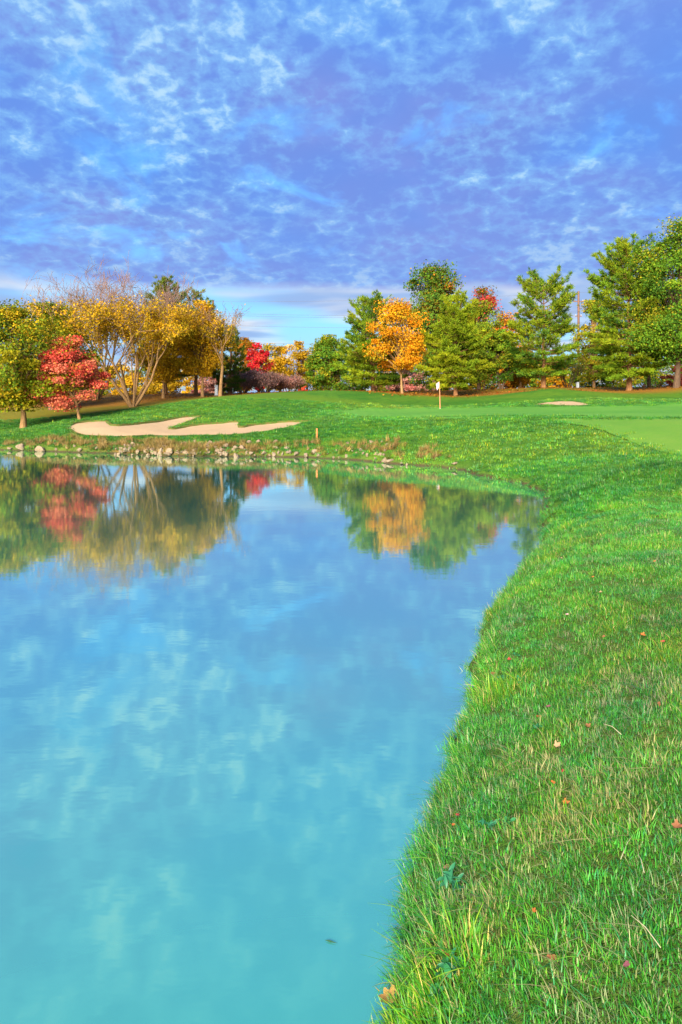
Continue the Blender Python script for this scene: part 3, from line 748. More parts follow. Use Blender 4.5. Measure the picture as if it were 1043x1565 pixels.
pine(992, 69, 386, 78, 'greyish pine tip behind the tallest pine', PINED, seed=75, lo=.2, open_top=.55)
broadleaf('green_tree', 1034, 57, 338, 170, GREENL, [4, 4, 4, 2], 'huge dark-green broadleaf tree cut by the right edge of the view', nclump=130, nleaf=20000, leaf=.2, seed=76, crown_lo=.18, trunk_r=.22, bark=M_barkd, shape=.8, crown_px=1040)
broadleaf('red_shrub', 1036, 72, 556, 52, [(0.36, 0.07, 0.05), (0.30, 0.09, 0.04), (0.25, 0.10, 0.04)], [1, 1, 1], 'dull red shrub under the huge tree at the right edge', cat='shrub', nclump=36, nleaf=4000, leaf=.18, seed=77, crown_lo=.02, trunk_r=.05)
# low growth that closes the view under the crowns
FILL = [(-30, 80, 575, 90, GREENL, 'green hedge bush far left beyond the lawn'), (60, 82, 566, 80, GOLDGREEN, 'olive hedge bush beyond the forked maple'), (135, 84, 560, 80, GREENL, 'green hedge bush seen under the half-bare tree'),
        (205, 82, 572, 74, GOLD, 'yellow hedge bush seen between the many stems'), (262, 82, 570, 66, GOLD, 'yellow hedge bush behind the golden trees'), (322, 84, 572, 60, BROWNP, 'reddish hedge bush behind the white post'),
        (552, 84, 548, 70, GREENL, 'green hedge bush behind the first pine'), (612, 90, 556, 70, BROWNP, 'mauve-brown hedge bush behind the orange maple\'s trunk'), (668, 92, 548, 70, GREENL, 'green hedge bush below the tall oak'),
        (720, 92, 552, 66, YG, 'yellow-green hedge bush behind the flagstick pine'), (785, 88, 556, 60, ORANGE, 'orange hedge bush low behind the far mound'), (850, 90, 556, 60, ORANGE, 'second orange hedge bush low behind the far mound'),
        (905, 84, 548, 64, GREENL, 'green hedge bush low behind the utility pole'), (950, 86, 540, 70, YG, 'yellow-green hedge bush behind the tallest pine'), (1010, 90, 540, 90, GREENL, 'green hedge bush behind the huge right-edge tree'), (1110, 80, 540, 110, GREENL, 'green hedge bush past the right edge')]
for i, (px, d, top, wd, pal, lab) in enumerate(FILL):
    broadleaf('hedge_bush', px, d, top, wd, pal, [1] * len(pal), lab, cat='bush', group='hedge bushes closing the view under the trees', nclump=40, nleaf=3600, leaf=.24, seed=100 + i, crown_lo=.0, trunk_r=.05, shape=.55, bark=M_barkd)

ROW = [(-20, 545, GREENL, 'green', 'past the left edge'), (40, 540, GOLDGREEN, 'olive', 'behind the forked maple'), (100, 548, GREENL, 'green', 'behind the red maple'), (180, 556, GOLD, 'gold', 'seen through the many stems'), (240, 540, GOLDGREEN, 'olive', 'behind the dark-topped pine'), (300, 540, GOLD, 'gold', 'behind the bright yellow-gold tree'),
       (350, 545, GREENL, 'green', 'behind the slender bare tree'), (480, 545, GREENL, 'green', 'behind the round green bush'), (540, 525, GREENL, 'green', 'behind the first pine of the right side'), (600, 530, GREENL, 'green', 'behind the orange maple'), (640, 530, OAK, 'rusty green', 'left of the tall oak trunk'), (700, 520, GREENL, 'green', 'behind the flagstick pine'),
       (755, 515, OAK, 'rusty green', 'behind the two dark trunks'), (812, 535, GREENL, 'green', 'left of the forked-top pine'), (850, 545, YG, 'yellow-green', 'right of the forked-top pine'), (930, 505, GREENL, 'green', 'left of the tallest pine'), (985, 500, GREENL, 'green', 'right of the tallest pine'), (1060, 500, YG, 'yellow-green', 'past the right edge')]
for i, (px, top, pal, cn, where) in enumerate(ROW):
    broadleaf('background_tree', px, 104 + (i * 7) % 15, top, 86, pal, [1] * len(pal), '%s tree of the farthest row, %s' % (cn, where), group='farthest row of trees', nclump=44, nleaf=2600, leaf=.36, seed=140 + i, crown_lo=.0, trunk_r=.12, shape=.6, bark=M_barkd)

# ------------------------------------------------------------------ stones along the far waterline
M_stone, t, o = mat('pale_stone')
p = t.new('ShaderNodeTexCoord').outputs['Object']; oi = t.new('ShaderNodeObjectInfo').outputs['Random']
n = t.noise(p, 3.5, 5, .65); n2 = t.noise(p, 16, 4, .7)
c = t.mix(t.ramp(n, .3, .7), (0.14, 0.10, 0.065), (0.28, 0.22, 0.155)); c = t.mix(t.math('MULTIPLY', t.ramp(n2, .5, .75), .6), c, (0.15, 0.11, 0.07))
c = t.mix(t.math('MULTIPLY', oi, .55), c, (0.22, 0.15, 0.09))
pbsdf(t, o, c, .85, .2, t.math('ADD', n, t.math('MULTIPLY', n2, .5)), .7, .06)

def rock_mesh(seed):
    import bmesh
    r = random.Random(seed); bm = bmesh.new(); bmesh.ops.create_icosphere(bm, subdivisions=2, radius=1)
    for k in range(11):                                 # knock flat faces off a ball
        d = Vector((r.gauss(0, 1), r.gauss(0, 1), r.gauss(0, 1))).normalized(); cut = r.uniform(.42, .74)
        for v in bm.verts:
            e = v.co.dot(d) - cut
            if e > 0: v.co -= d * e
    for v in bm.verts: v.co += v.co.normalized() * 0.10 * mnoise.noise(v.co * 1.7 + Vector((seed, 0, 0)))
    me = bpy.data.meshes.new('rock'); bm.to_mesh(me); bm.free(); me.materials.append(M_stone); return me
ROCKM = [rock_mesh(s) for s in range(9)]
G_R = 'pale stones along the far waterline'
ROCKS = [  # px, py of the foot, width px, height px, label
    (32, 687, 15, 11, 'chunky white stone at the water near the left edge'), (62, 689, 20, 8, 'long pale stone low at the waterline below the forked maple'), (15, 687, 9, 5, 'leftmost low tan stone at the waterline'),
    (86, 690, 7, 5, None), (121, 691, 9, 7, 'lone pale stone at the water below the red maple'), (114, 682, 5, 4, None), (84, 680, 8, 5, 'tan stone up the bank below the red maple'), (148, 687, 7, 5, None),
    (183, 695, 10, 8, 'first stone of the rubble below the bunker'), (191, 690, 8, 7, None), (199, 688, 9, 7, None), (211, 693, 9, 7, None), (223, 694, 9, 6, None), (233, 693, 7, 6, None), (205, 683, 8, 6, None), (218, 681, 7, 5, None),
    (246, 694, 15, 14, 'biggest pale boulder in the rubble below the bunker'), (260, 693, 12, 11, 'second pale boulder, just right of the biggest one'), (272, 693, 9, 8, None), (283, 693, 7, 5, None), (294, 695, 9, 5, None), (238, 683, 8, 6, None), (265, 684, 7, 5, None),
    (307, 694, 6, 5, None), (320, 694, 6, 5, None), (337, 687, 7, 6, None), (331, 695, 5, 4, None), (362, 699, 11, 10, 'pointed triangular white stone at the waterline'), (357, 689, 8, 6, None), (377, 695, 5, 7, 'small upright stone right of the pointed one'), (390, 697, 5, 4, None),
    (403, 695, 6, 6, None), (419, 698, 11, 8, 'rounded pale stone left of a close trio'), (426, 694, 6, 6, None), (432, 697, 5, 8, 'narrow upright stone of the close trio'), (453, 694, 8, 6, 'tilted slab-like stone left of the stake'), (468, 699, 9, 6, 'smooth oval stone in the water below the stake'),
    (483, 693, 9, 8, 'bright stone up the bank below the stake'), (487, 698, 9, 6, None), (510, 700, 5, 4, None), (519, 701, 7, 4, None), (530, 699, 9, 7, 'pale stone among brown grass right of the stake'), (545, 693, 5, 4, None), (561, 698, 8, 7, None), (574, 702, 5, 4, None),
    (588, 706, 13, 11, 'large rounded stone where the brown bank turns green'), (597, 708, 12, 4, 'flat white stone in front of the large rounded stone'), (614, 710, 7, 4, None), (622, 712, 5, 6, 'small pointed white stone right of the flat one'), (695, 710, 14, 5, 'flat white slab in the grass by the water, last of the row'),
]
for i, (px, py, wpx, hpx, lab) in enumerate(ROCKS):
    x, y, z = unproj(px, min(py, 699 if px < 480 else py))
    s = y / F; rr = random.Random(i)
    o_ = obj('rock', ROCKM[i % 9], None, None, (x, y, max(z, 0) + hpx * s * .16))
    o_.scale = (wpx * s * rr.uniform(.42, .62), wpx * s * rr.uniform(.35, .55), hpx * s * rr.uniform(.5, .72)); o_.rotation_euler = (rr.uniform(-.5, .5), rr.uniform(-.5, .5), rr.uniform(-1.6, 1.6))
    if lab is None:
        near = min((q for q in ROCKS if q[4]), key=lambda q: abs(q[0] - px)); side = 'left' if px < near[0] else 'right'
        rank = sum(1 for q in ROCKS if q[4] is None and min((w_ for w_ in ROCKS if w_[4]), key=lambda w_: abs(w_[0] - q[0])) is near and (q[0] < near[0]) == (px < near[0]) and abs(q[0] - near[0]) < abs(px - near[0]))
        lab = '%s small stone to the %s of the %s' % (('nearest', 'second', 'third', 'fourth', 'fifth', 'sixth', 'seventh')[rank], side, ' '.join(near[4].replace(',', '').split()[:7]))
    tag(o_, lab, 'rock', G_R)

rr = random.Random(5)
for i in range(130):
    x, y, z = unproj(rr.uniform(176, 350) if i < 95 else rr.uniform(345, 600), rr.uniform(676, 697) if i % 3 else rr.uniform(689, 698))
    o_ = obj('rock', ROCKM[(i * 4) % 9], None, None, (x, y, z + .04)); k_ = rr.uniform(.05, .15)
    o_.scale = (k_ * rr.uniform(.8, 1.5), k_, k_ * rr.uniform(.6, 1.1)); o_.rotation_euler = (rr.uniform(-.6, .6), rr.uniform(-.6, .6), rr.uniform(0, 6))
    tag(o_, 'small tan rubble stone half hidden in dry grass below the bunker' if i < 95 else 'small tan stone half hidden in the grass near the stake', 'rock', 'rubble stones in the dry bank grass')

# ------------------------------------------------------------------ flagstick, stake, poles, wires, posts
def plain(name, c, rough=.5, spec=.3, var=.15, scale=6):
    m, t, o = mat(name); p = t.new('ShaderNodeTexCoord').outputs['Object']; n = t.noise(p, scale, 4, .6)
    pbsdf(t, o, t.mix(n, tuple(v * (1 - var) for v in c), tuple(v * (1 + var) for v in c)), rough, spec, n, .15, .01); return m
M_stick = plain('flagstick_paint', (0.50, 0.20, 0.10)); M_flag = plain('flag_cloth', (0.52, 0.36, 0.46), .8); M_cup = plain('cup_liner', (.6, .6, .58))
M_stake = plain('stake_paint', (0.50, 0.13, 0.035), .6); M_pole = plain('pole_wood', (0.15, 0.085, 0.06), .9, .1, .3); M_wire = plain('wire_sheath', (0.10, 0.085, 0.085), .6)
M_white = plain('white_metal', (0.36, 0.40, 0.45), .4); M_ins = plain('insulator_ceramic', (.35, .33, .33), .3)

def tube_obj(name, pts, rad, m, parent, k=8):
    t_ = Tubes(); t_.add(pts, rad, k); return obj(name, t_.mesh(name), m, parent)
fx, fy = (672.5 - CX) / F * 46, 46.0
fz = h1(fx, fy) + 0.03
fl = empty('flagstick', (fx, fy, fz), 'flagstick with a limp pale pink flag standing in the putting green', 'flagstick')
FH = CZ + (HY - 583) / F * 46 - fz
tube_obj('pole', [(0.02, 0, -.1), (0, 0, FH * .5), (-0.035, 0, FH)], [.030, .028, .024], M_stick, fl)
tube_obj('cup', [(0.02, 0, -.12), (0.02, 0, .012)], [.055, .055], M_cup, fl, 14)
nv, nu = 12, 9; V = []
for j in range(nv + 1):
    for i in range(nu + 1):
        u, v = i / nu, j / nv
        V.append((-0.04 - u * (.22 - .07 * v) * (0.55 + .45 * math.sin(1.2 + v)), .05 * math.sin(u * 7 + v * 2.0) * (.4 + u), FH - .02 - v * .36 - u * (.14 + .08 * v)))
Fq = [(j * (nu + 1) + i, j * (nu + 1) + i + 1, (j + 1) * (nu + 1) + i + 1, (j + 1) * (nu + 1) + i) for j in range(nv) for i in range(nu)]
fo = obj('flag', mesh_np('flag', V, np.array(Fq), smooth=True), M_flag, fl)
sm = fo.modifiers.new('cloth', 'SOLIDIFY'); sm.thickness = .006

sx, sy, sz = unproj(484.5, 670)
st = empty('hazard_stake', (sx, sy, sz - .05), 'short orange wooden stake on the bank right of the bunker', 'stake')
me = box_mesh('post', .065, .065, .46, 0, .006); obj('post', me, M_stake, st)
me = box_mesh('cap', .068, .068, .03, .462, .008); obj('cap', me, M_stake, st)


def util_pole(px, d, top, label):
    X = (px - CX) / F * d; Z = h1(X, d); H = CZ + (HY - top) / F * d - Z
    e = empty('utility_pole', (X, d, Z), label, 'utility pole', 'utility poles carrying the wires')
    tube_obj('post', [(0, 0, -.3), (0, 0, H * .5), (0, 0, H)], [.17, .15, .12], M_pole, e, 10)
    for zc, L in ((H - 1.35, 1.3), (H - 3.2, .8)):
        cb = box_mesh('crossarm', L, .10, .12, zc, .01); co_ = obj('crossarm', cb, M_pole, e)
        for s in (-1, 1):
            t_ = Tubes(); t_.add([(s * L * .42, 0, zc + .12), (s * L * .42, 0, zc + .20), (s * L * .42, 0, zc + .27)], [.035, .05, .02], 8); obj('insulator', t_.mesh('insulator'), M_ins, co_)
    tube_obj('brace', [(.12, -.09, H - 2.3), (.45, -.09, H - 1.35)], [.02, .02], M_pole, e, 5)
    return np.array([X, d, Z + H])
pA = util_pole(326, 86, 459, 'brown utility pole whose top pokes out above the golden trees')
pB = util_pole(884.5, 86, 445, 'tall brown utility pole standing between the pines at the far mound')
step_ = pB - pA
for k, (dz, dy, sag, lab) in enumerate([(-.15, 0, .35, 'topmost thin power line across the far gap'), (-1.62, -.3, .45, 'upper line of the close pair across the far gap'), (-1.78, .3, .5, 'lower line of the close pair across the far gap'),
                                        (-3.1, -.2, .5, 'single cable below the close pair of power lines'), (-5.2, -.15, .5, 'lowest cable just over the far golden trees')]):
    pts = []
    for span in (-1, 0, 1):
        a = pA + step_ * span if span <= 0 else pB; b = a + step_
        a, b = a.copy(), b.copy()
        for p_ in (a, b): p_[2] = pA[2] + (p_[0] - pA[0]) / step_[0] * (0.25 if k else step_[2]) if True else p_[2]
        for u in np.linspace(0, 1, 24, endpoint=False):
            q = a + (b - a) * u; pts.append(q + [0, dy, dz - 4 * sag * u * (1 - u)])
    t_ = Tubes(); t_.add(np.array(pts), [.013 if k else .010] * len(pts), 5)
    tag(obj('power_line', t_.mesh('power_line'), M_wire), lab, 'power line', 'power lines strung across the far gap')


def cabinet(px, d, py0, py1, wpx, label):
    X = (px - CX) / F * d; Z = h1(X, d); s = d / F; H = max((CZ + (HY - py0) * s) - Z, .6)
    e = empty('utility_post', (X, d, Z - .02), label, 'utility post', None)
    obj('body', box_mesh('body', wpx * s, wpx * s * .8, H * .9, 0, .02), M_white, e)
    obj('lid', box_mesh('lid', wpx * s * 1.12, wpx * s * .92, H * .1, H * .9 + .002, .02), M_white, e)
    obj('base', box_mesh('base', wpx * s * 1.3, wpx * s * 1.1, .08, -.02, .01), M_ins, e)
cabinet(331, 61, 588, 606, 4.5, 'pale grey-white utility post by the slender bare tree')
cabinet(883, 69, 589, 598, 4, 'small white utility post below the tall utility pole')

# ------------------------------------------------------------------ grass
BLD = bpy.data.collections.new('blade_tufts')           # prototypes only: not linked to the scene
def tuft(name, nb, rad, hgt, wid, seed, seg=3, straw=.10, lean=.5):
    r = np.random.default_rng(seed); V = []; Fq = []; Fc = []; C = []; n = 0
    for b in range(nb):
        a = r.uniform(0, 6.28); q = rad * math.sqrt(r.random()); x0, y0 = q * math.cos(a), q * math.sin(a)
        dirn = a + r.normal(0, .9); ln = hgt * r.uniform(.45, 1.2); le = abs(r.normal(0, lean)); wd = wid * r.uniform(.6, 1.25)
        dx, dy = math.cos(dirn), math.sin(dirn); sx_, sy_ = -dy, dx
        k = r.random()
        if k < straw: c = np.array([0.26, 0.25, 0.10]) * r.uniform(.6, 1.15)
        elif k < straw + (.20 if wid < .008 else .08): c = np.array([0.11, 0.22, 0.018]) * r.uniform(.8, 1.15)
        elif k < straw + .34: c = np.array([0.035, 0.165, 0.045]) * r.uniform(.8, 1.2)
        else: c = np.array([0.042, 0.190, 0.014]) * r.uniform(.65, 1.25)
        for s in range(seg + 1):
            u = s / seg; hz = ln * (u - .32 * le * u * u); off = ln * le * u * u * .85 + ln * .08 * u
            w_ = wd * (1 - u ** 1.6) * .5 + .0003
            for sg in (-1, 1): V.append((x0 + dx * off + sx_ * w_ * sg, y0 + dy * off + sy_ * w_ * sg, hz - .012)); C.append(c)
            if s: Fq.append((n + 2 * s - 2, n + 2 * s - 1, n + 2 * s + 1, n + 2 * s))
        n += 2 * (seg + 1)
    me = mesh_np(name, V, np.array(Fq), np.array(C)); me.materials.append(M_blade)
    o_ = bpy.data.objects.new(name, me); BLD.objects.link(o_); return o_
for k in range(5): tuft('tuft_%02d' % k, 64, .085, .037, .0034, 500 + k, 3, .11, .95)                    # 0-4 near lawn
for k in range(3): tuft('tuft_%02d' % (5 + k), 32, .055, .088, .0042, 520 + k, 4, .12, .85)    # 5-7 long edge grass
for k in range(3): tuft('tuft_%02d' % (8 + k), 46, .15, .075, .011, 540 + k, 2, .03)          # 8-10 middle distance
for k in range(3): tuft('tuft_%02d' % (11 + k), 44, .30, .10, .024, 560 + k, 2, .0)          # 11-13 far
for k in range(3): tuft('tuft_%02d' % (14 + k), 40, .14, .30, .018, 580 + k, 3, 1.0, .8)      # 14-16 dry straw
for k in range(2): tuft('tuft_%02d' % (17 + k), 46, .07, .048, .0034, 590 + k, 3, .42, 1.2)    # 17-18 near straw patches

def gn_scatter(name, pts, rot, scl, idx, tint, label=None):
    me = bpy.data.meshes.new(name); n_ = len(pts)
    me.vertices.add(n_); me.vertices.foreach_set('co', np.asarray(pts, np.float32).ravel())
    def at(nm, ty, fld, arr): a = me.attributes.new(nm, ty, 'POINT'); a.data.foreach_set(fld, np.ascontiguousarray(arr).ravel())
    at('rot', 'FLOAT_VECTOR', 'vector', np.asarray(rot, np.float32)); at('scl', 'FLOAT', 'value', np.asarray(scl, np.float32)); at('idx', 'INT', 'value', np.asarray(idx, np.int32))
    c4 = np.ones((n_, 4), np.float32); c4[:, :3] = tint; at('tint', 'FLOAT_COLOR', 'color', c4)
    ob = obj(name, me, M_blade)
    ng = bpy.data.node_groups.new(name, 'GeometryNodeTree')
    ng.interface.new_socket('Geometry', in_out='INPUT', socket_type='NodeSocketGeometry'); ng.interface.new_socket('Geometry', in_out='OUTPUT', socket_type='NodeSocketGeometry')
    N = ng.nodes; L = ng.links
    gi = N.new('NodeGroupInput'); go = N.new('NodeGroupOutput'); ip = N.new('GeometryNodeInstanceOnPoints'); ci = N.new('GeometryNodeCollectionInfo')
    ci.inputs['Collection'].default_value = BLD; ci.inputs['Separate Children'].default_value = True; ci.inputs['Reset Children'].default_value = True
    ip.inputs['Pick Instance'].default_value = True
    L.new(gi.outputs[0], ip.inputs['Points']); L.new(ci.outputs[0], ip.inputs['Instance'])
    for nm, ty, sock in (('rot', 'FLOAT_VECTOR', 'Rotation'), ('scl', 'FLOAT', 'Scale'), ('idx', 'INT', 'Instance Index')):
        a = N.new('GeometryNodeInputNamedAttribute'); a.data_type = ty; a.inputs['Name'].default_value = nm
        L.new(a.outputs['Attribute'], ip.inputs[sock])
    L.new(ip.outputs[0], go.inputs[0])
    md = ob.modifiers.new('scatter', 'NODES'); md.node_group = ng
    return tag(ob, label, None, None, 'stuff')


def pnoise(x, y, s, o_=0.0): return np.array([mnoise.noise(Vector((a * s + o_, b * s - o_, o_))) for a, b in zip(x, y)])
def scatter_band(y0, y1, dens, idxs, sc, r, smin=-0.05, edge=False):
    xa, xb = -0.62 * y1 - 2, 0.62 * y1 + 2
    n_ = int((xb - xa) * (y1 - y0) * dens)
    x = r.uniform(xa, xb, n_); y = r.uniform(y0, y1, n_)
    k = (x > -0.56 * y - 1.2) & (x < 0.56 * y + 1.2); x, y = x[k], y[k]
    sd = shore_sd(x, y); k = sd > smin; x, y, sd = x[k], y[k], sd[k]
    for poly, pad in ((GREEN, -.55), (FAIRWAY, -.5), (BUNKER_A, .06), (BUNKER_B, .06)):
        lo, hi = poly.min(0) - .5, poly.max(0) + .5
        m_ = (x > lo[0]) & (x < hi[0]) & (y > lo[1]) & (y < hi[1])
        bad = np.zeros(len(x), bool)
        if m_.any(): bad[m_] = np.where(inside(poly, x[m_], y[m_]), 1, -1) * dist_line(poly, x[m_], y[m_], True) > -pad * r.uniform(0, 1, m_.sum())
        x, y, sd = x[~bad], y[~bad], sd[~bad]
    z = h(x, y); n_ = len(x)
    e = 0.05; gxv = (shore_sd(x + e, y) - sd); gyv = (shore_sd(x, y + e) - sd); gl_ = np.hypot(gxv, gyv) + 1e-9
    tilt = np.clip(1 - sd / 0.45, 0, 1) * .55
    rot = np.zeros((n_, 3))
    tx = -gxv / gl_ * tilt + r.normal(0, .12, n_); ty = -gyv / gl_ * tilt + r.normal(0, .12, n_)
    # tilt the tuft: rotate about X by -ty and about Y by tx, with a random turn about its own axis first
    from mathutils import Euler, Quaternion
    for i in range(n_):
        q = Euler((-ty[i], tx[i], 0)).to_quaternion() @ Quaternion((0, 0, 1), r.uniform(0, 6.28)); rot[i] = q.to_euler()
    a = pnoise(x, y, .55, 3.0); b = pnoise(x, y, 2.1, 9.0); c = pnoise(x, y, 6.0, 5.0)
    tint = np.ones((n_, 3)); vv = 1.02 + .32 * a + .36 * b + .36 * c + r.normal(0, .08, n_)
    tint *= np.clip(vv * 1.25, .55, 2.0)[:, None]
    tint[:, 0] *= np.clip(.95 + .6 * b - .3 * a, .5, 1.6); tint[:, 2] *= np.clip(1.1 - .8 * b, .5, 2)
    scl = sc * r.uniform(.7, 1.25, n_) * np.clip(1 + .35 * c + .25 * b, .75, 1.6)
    idx = r.choice(idxs, n_)
    return x, y, z, sd, rot, scl, idx, tint, b, c

r = np.random.default_rng(99)
STRAW = [(*unproj(a_, b_)[:2], q_) for a_, b_, q_ in ((770, 1340, .26), (720, 1400, .18), (870, 1240, .22), (940, 1235, .25), (930, 1500, .2), (880, 1300, .15), (1000, 1180, .25), (620, 1500, .12), (800, 1180, .2), (880, 1140, .2), (960, 1060, .3))]
parts = []
for (y0, y1, dens, ids, sc) in [(1.3, 4.5, 480, [0, 1, 2, 3, 4], 1.0), (4.5, 8, 330, [0, 1, 2, 3, 4], 1.0), (8, 13, 170, [0, 1, 2, 3, 4], 1.15), (11.5, 22, 60, [8, 9, 10], 1.0), (20, 48, 17, [11, 12, 13], .85)]:
    x, y, z, sd, rot, scl, idx, tint, b, c = scatter_band(y0, y1, dens, ids, sc, r)
    if y1 <= 13:
        longe = (sd < .30 + .15 * b) & (r.random(len(x)) < .75); idx[longe] = r.choice([5, 6, 7], longe.sum()); scl[longe] *= 1.05
        tall = (b > .22) & (c > .1) & ~longe & (r.random(len(x)) < .5); idx[tall] = r.choice([5, 6, 7], tall.sum()); scl[tall] *= .8
        stw = (b < -.06) & (c < .15) & ~longe & (r.random(len(x)) < .28) & (y < 9); idx[stw] = r.choice([17, 18], stw.sum())
        for (qx, qy, qr) in STRAW:
            m_ = (np.hypot(x - qx, y - qy) < qr * (1 + .5 * c)) & (r.random(len(x)) < .32); stw |= m_; idx[m_] = r.choice([17, 18], m_.sum())
        tint[stw] = np.clip(tint[stw], .95, 1.4)
    if y0 > 10:
        dd_ = np.clip(pnoise(x, y, .11, 4.0) * 1.6 + .1, -.6, .9); tint[:, 0] *= 1 + .8 * np.maximum(dd_, 0) + .2 * np.minimum(dd_, 0); tint *= (1 + .30 * dd_)[:, None]
        tint = tint * np.clip(.82 + .22 * b + .18 * c, .55, 1.1)[:, None] * [1.05, .92, .85]
    parts.append((np.stack([x, y, z], -1), rot, scl, idx, tint))
lawn = gn_scatter('grass', *[np.concatenate([p_[k] for p_ in parts]) for k in range(5)], label='lush green grass covering the bank and rough')
# dry straw grass hanging over the rubble on the far bank
n_ = 15000; x = r.uniform(-17, 4, n_); y = r.uniform(23, 35, n_); sd = shore_sd(x, y); pxv = CX + F * x / y
nb_ = pnoise(x, y, .8, 2.0)
prob = np.where((pxv > 178) & (pxv < 350), 1.0, np.where((pxv < 178), .22, np.where(pxv < 420, .35, .18)))
k = (sd > .15) & (sd < 1.75 + .8 * nb_) & (r.random(n_) < prob * np.clip(.55 + 1.3 * nb_, 0.05, 1)); x, y = x[k], y[k]
n_ = len(x); tint = np.tile([1.15, .80, .60], (n_, 1)) * r.uniform(.55, 1.35, (n_, 1)); gm = r.random(n_) < .15; tint[gm] *= [.5, .9, .35]
gn_scatter('dry_grass', np.stack([x, y, h(x, y)], -1), np.stack([r.normal(.15, .25, n_), r.normal(0, .25, n_), r.uniform(0, 6.28, n_)], -1), r.uniform(.5, 1.15, n_), r.choice([14, 15, 16], n_), tint, 'dry tan grass hanging over the stony far bank')
# leaf litter on the ground under the far trees
n_ = 9000; lx = r.uniform(-34, 36, n_); ly = r.uniform(47, 80, n_); s_ = pnoise(lx, ly, .12, 1.0)
k = (ly > 57 - 5 * s_ + np.where((lx > -20) & (lx < 2), 2, 0)); lx, ly = lx[k], ly[k]
lc = np.stack([lx, ly, h(lx, ly) + .05], -1)
pal = np.array([(0.34, 0.14, .015), (0.42, 0.22, .02), (.22, .10, .02), (.38, .09, .02)])
tag(obj('leaf_litter', leaves_mesh('leaf_litter', lc, .16, pal[r.integers(0, 4, len(lc))] * r.uniform(.6, 1.2, (len(lc), 1)), r, up=1.5), M_leaf), 'orange-brown fallen leaves strewn under the far trees', None, None, 'stuff')

# ------------------------------------------------------------------ fallen leaves, weeds and bits in the near grass
def leaf_shape(seed, lobes):
    r_ = random.Random(seed); V = [(0, 0, 0)]; n = 22
    for i in range(n):
        a = 6.283 * i / n
        q = (.5 + .13 * math.cos(a)) * (1 + (.28 * math.cos(lobes * a) if lobes else 0)) * (1 if lobes else (.62 + .38 * abs(math.cos(a))))
        x_, y_ = q * math.cos(a), q * math.sin(a) * (.85 if lobes else .62)
        V.append((x_, y_, .75 * y_ * y_ * 2 + .42 * x_ * x_ * r_.uniform(.6, 1.4) + .03 * r_.gauss(0, 1)))
    Fq = [(0, 1 + i, 1 + (i + 1) % n) for i in range(n)]
    V += [(-.6, .02, .02), (-.6, -.02, .02), (-1.0, 0, .10)]; m_ = len(V); Fq.append((m_ - 3, m_ - 2, m_ - 1))
    return V, np.array(Fq)
def flat_mat(name, c): return plain(name, c, .7, .2, .3, 25)
LCOL = {'orange': (0.30, 0.09, .02), 'brown': (0.17, 0.07, .03), 'red': (.25, .035, .03), 'pink': (.45, .26, .27), 'tan': (.30, .19, .10), 'purple': (.13, .04, .055), 'yellow': (.26, .15, .04)}
LMAT = {k: flat_mat(k + '_dead_leaf', v) for k, v in LCOL.items()}
LME = {}
def grass_top(px, py, up=.04):
    x, y, z = unproj(px, py); s = np.array([x, y, z + up]) - np.array([0, 0, CZ]); kk = 1 - up / (CZ - z)   # slide along the ray onto the blade tips
    q = np.array([0, 0, CZ]) + (np.array([x, y, z]) - np.array([0, 0, CZ])) * kk; return q
G_L = 'fallen leaves on the near grass'
LEAVES = [(638, 1467, 24, 'pink', 'pale pink fallen leaf standing upright near the bottom water edge', 1.2), (686, 1459, 24, 'orange', 'orange-brown upright fallen leaf right of the pale pink one', 1.1), (592, 1528, 36, 'yellow', 'large yellow-brown fallen leaf at the very bottom beside the water', .35),
          (842, 1465, 22, 'brown', 'curled brown fallen leaf low in the middle of the near grass', .3), (957, 1475, 18, 'purple', 'dark purple fallen leaf near the bottom right', .3), (1034, 1264, 22, 'brown', 'brown fallen leaf touching the right edge of the view', .3), (681, 1327, 17, 'tan', 'tan fallen leaf beside the clover weeds by the bank', .5),
          (635, 1379, 15, 'purple', 'dark red leaf caught in the bank edge grass', .8), (816, 1394, 10, 'orange', 'tiny orange leaf between the curled brown leaf and the straw patch', .3), (699, 1246, 12, 'red', 'upper of two reddish leaves close together on the bank slope', .5), (693, 1262, 12, 'orange', 'lower of two reddish leaves close together on the bank slope', .5),
          (864, 1228, 14, 'orange', 'bright orange leaf above the long straw patch', .4), (845, 1196, 13, 'orange', 'orange leaf just upper left of the bright orange one', .4), (860, 1180, 12, 'red', 'small red leaf above the pair of orange ones', .3), (851, 1140, 16, 'tan', 'pale tan crumpled leaf on the mid grass', .4),
          (823, 1096, 13, 'orange', 'small orange leaf on the crown of the bank', .6), (838, 1080, 12, 'purple', 'small plum-coloured leaf above the orange one on the bank crown', .4), (898, 1109, 14, 'brown', 'light brown leaf right of the bank crown', .3), (1007, 1078, 16, 'brown', 'brown leaf far right on the mid grass', .6), (753, 1031, 15, 'brown', 'brown leaf beside teal weeds over the undercut bank', .4),
          (778, 1008, 9, 'red', 'tiny red leaf high on the undercut bank', .4), (866, 939, 9, 'pink', 'tiny pink leaf on the upper bank', .4), (922, 974, 11, 'brown', 'brown leaf left of two orange ones on the upper grass', .5), (982, 971, 11, 'orange', 'orange leaf on the upper grass, left of a red one', .5), (1012, 981, 11, 'red', 'red leaf on the upper grass near the right edge', .5),
          (858, 853, 9, 'tan', 'tan leaf above the narrow inlet of the shoreline', .4), (918, 905, 7, 'tan', 'faint tan leaf high on the right grass', .4), (1000, 858, 7, 'orange', 'faint orange speck of leaf far up the right grass', .4), (906, 882, 7, 'orange', 'faint orange leaf speck right of the shoreline bulge', .4)]
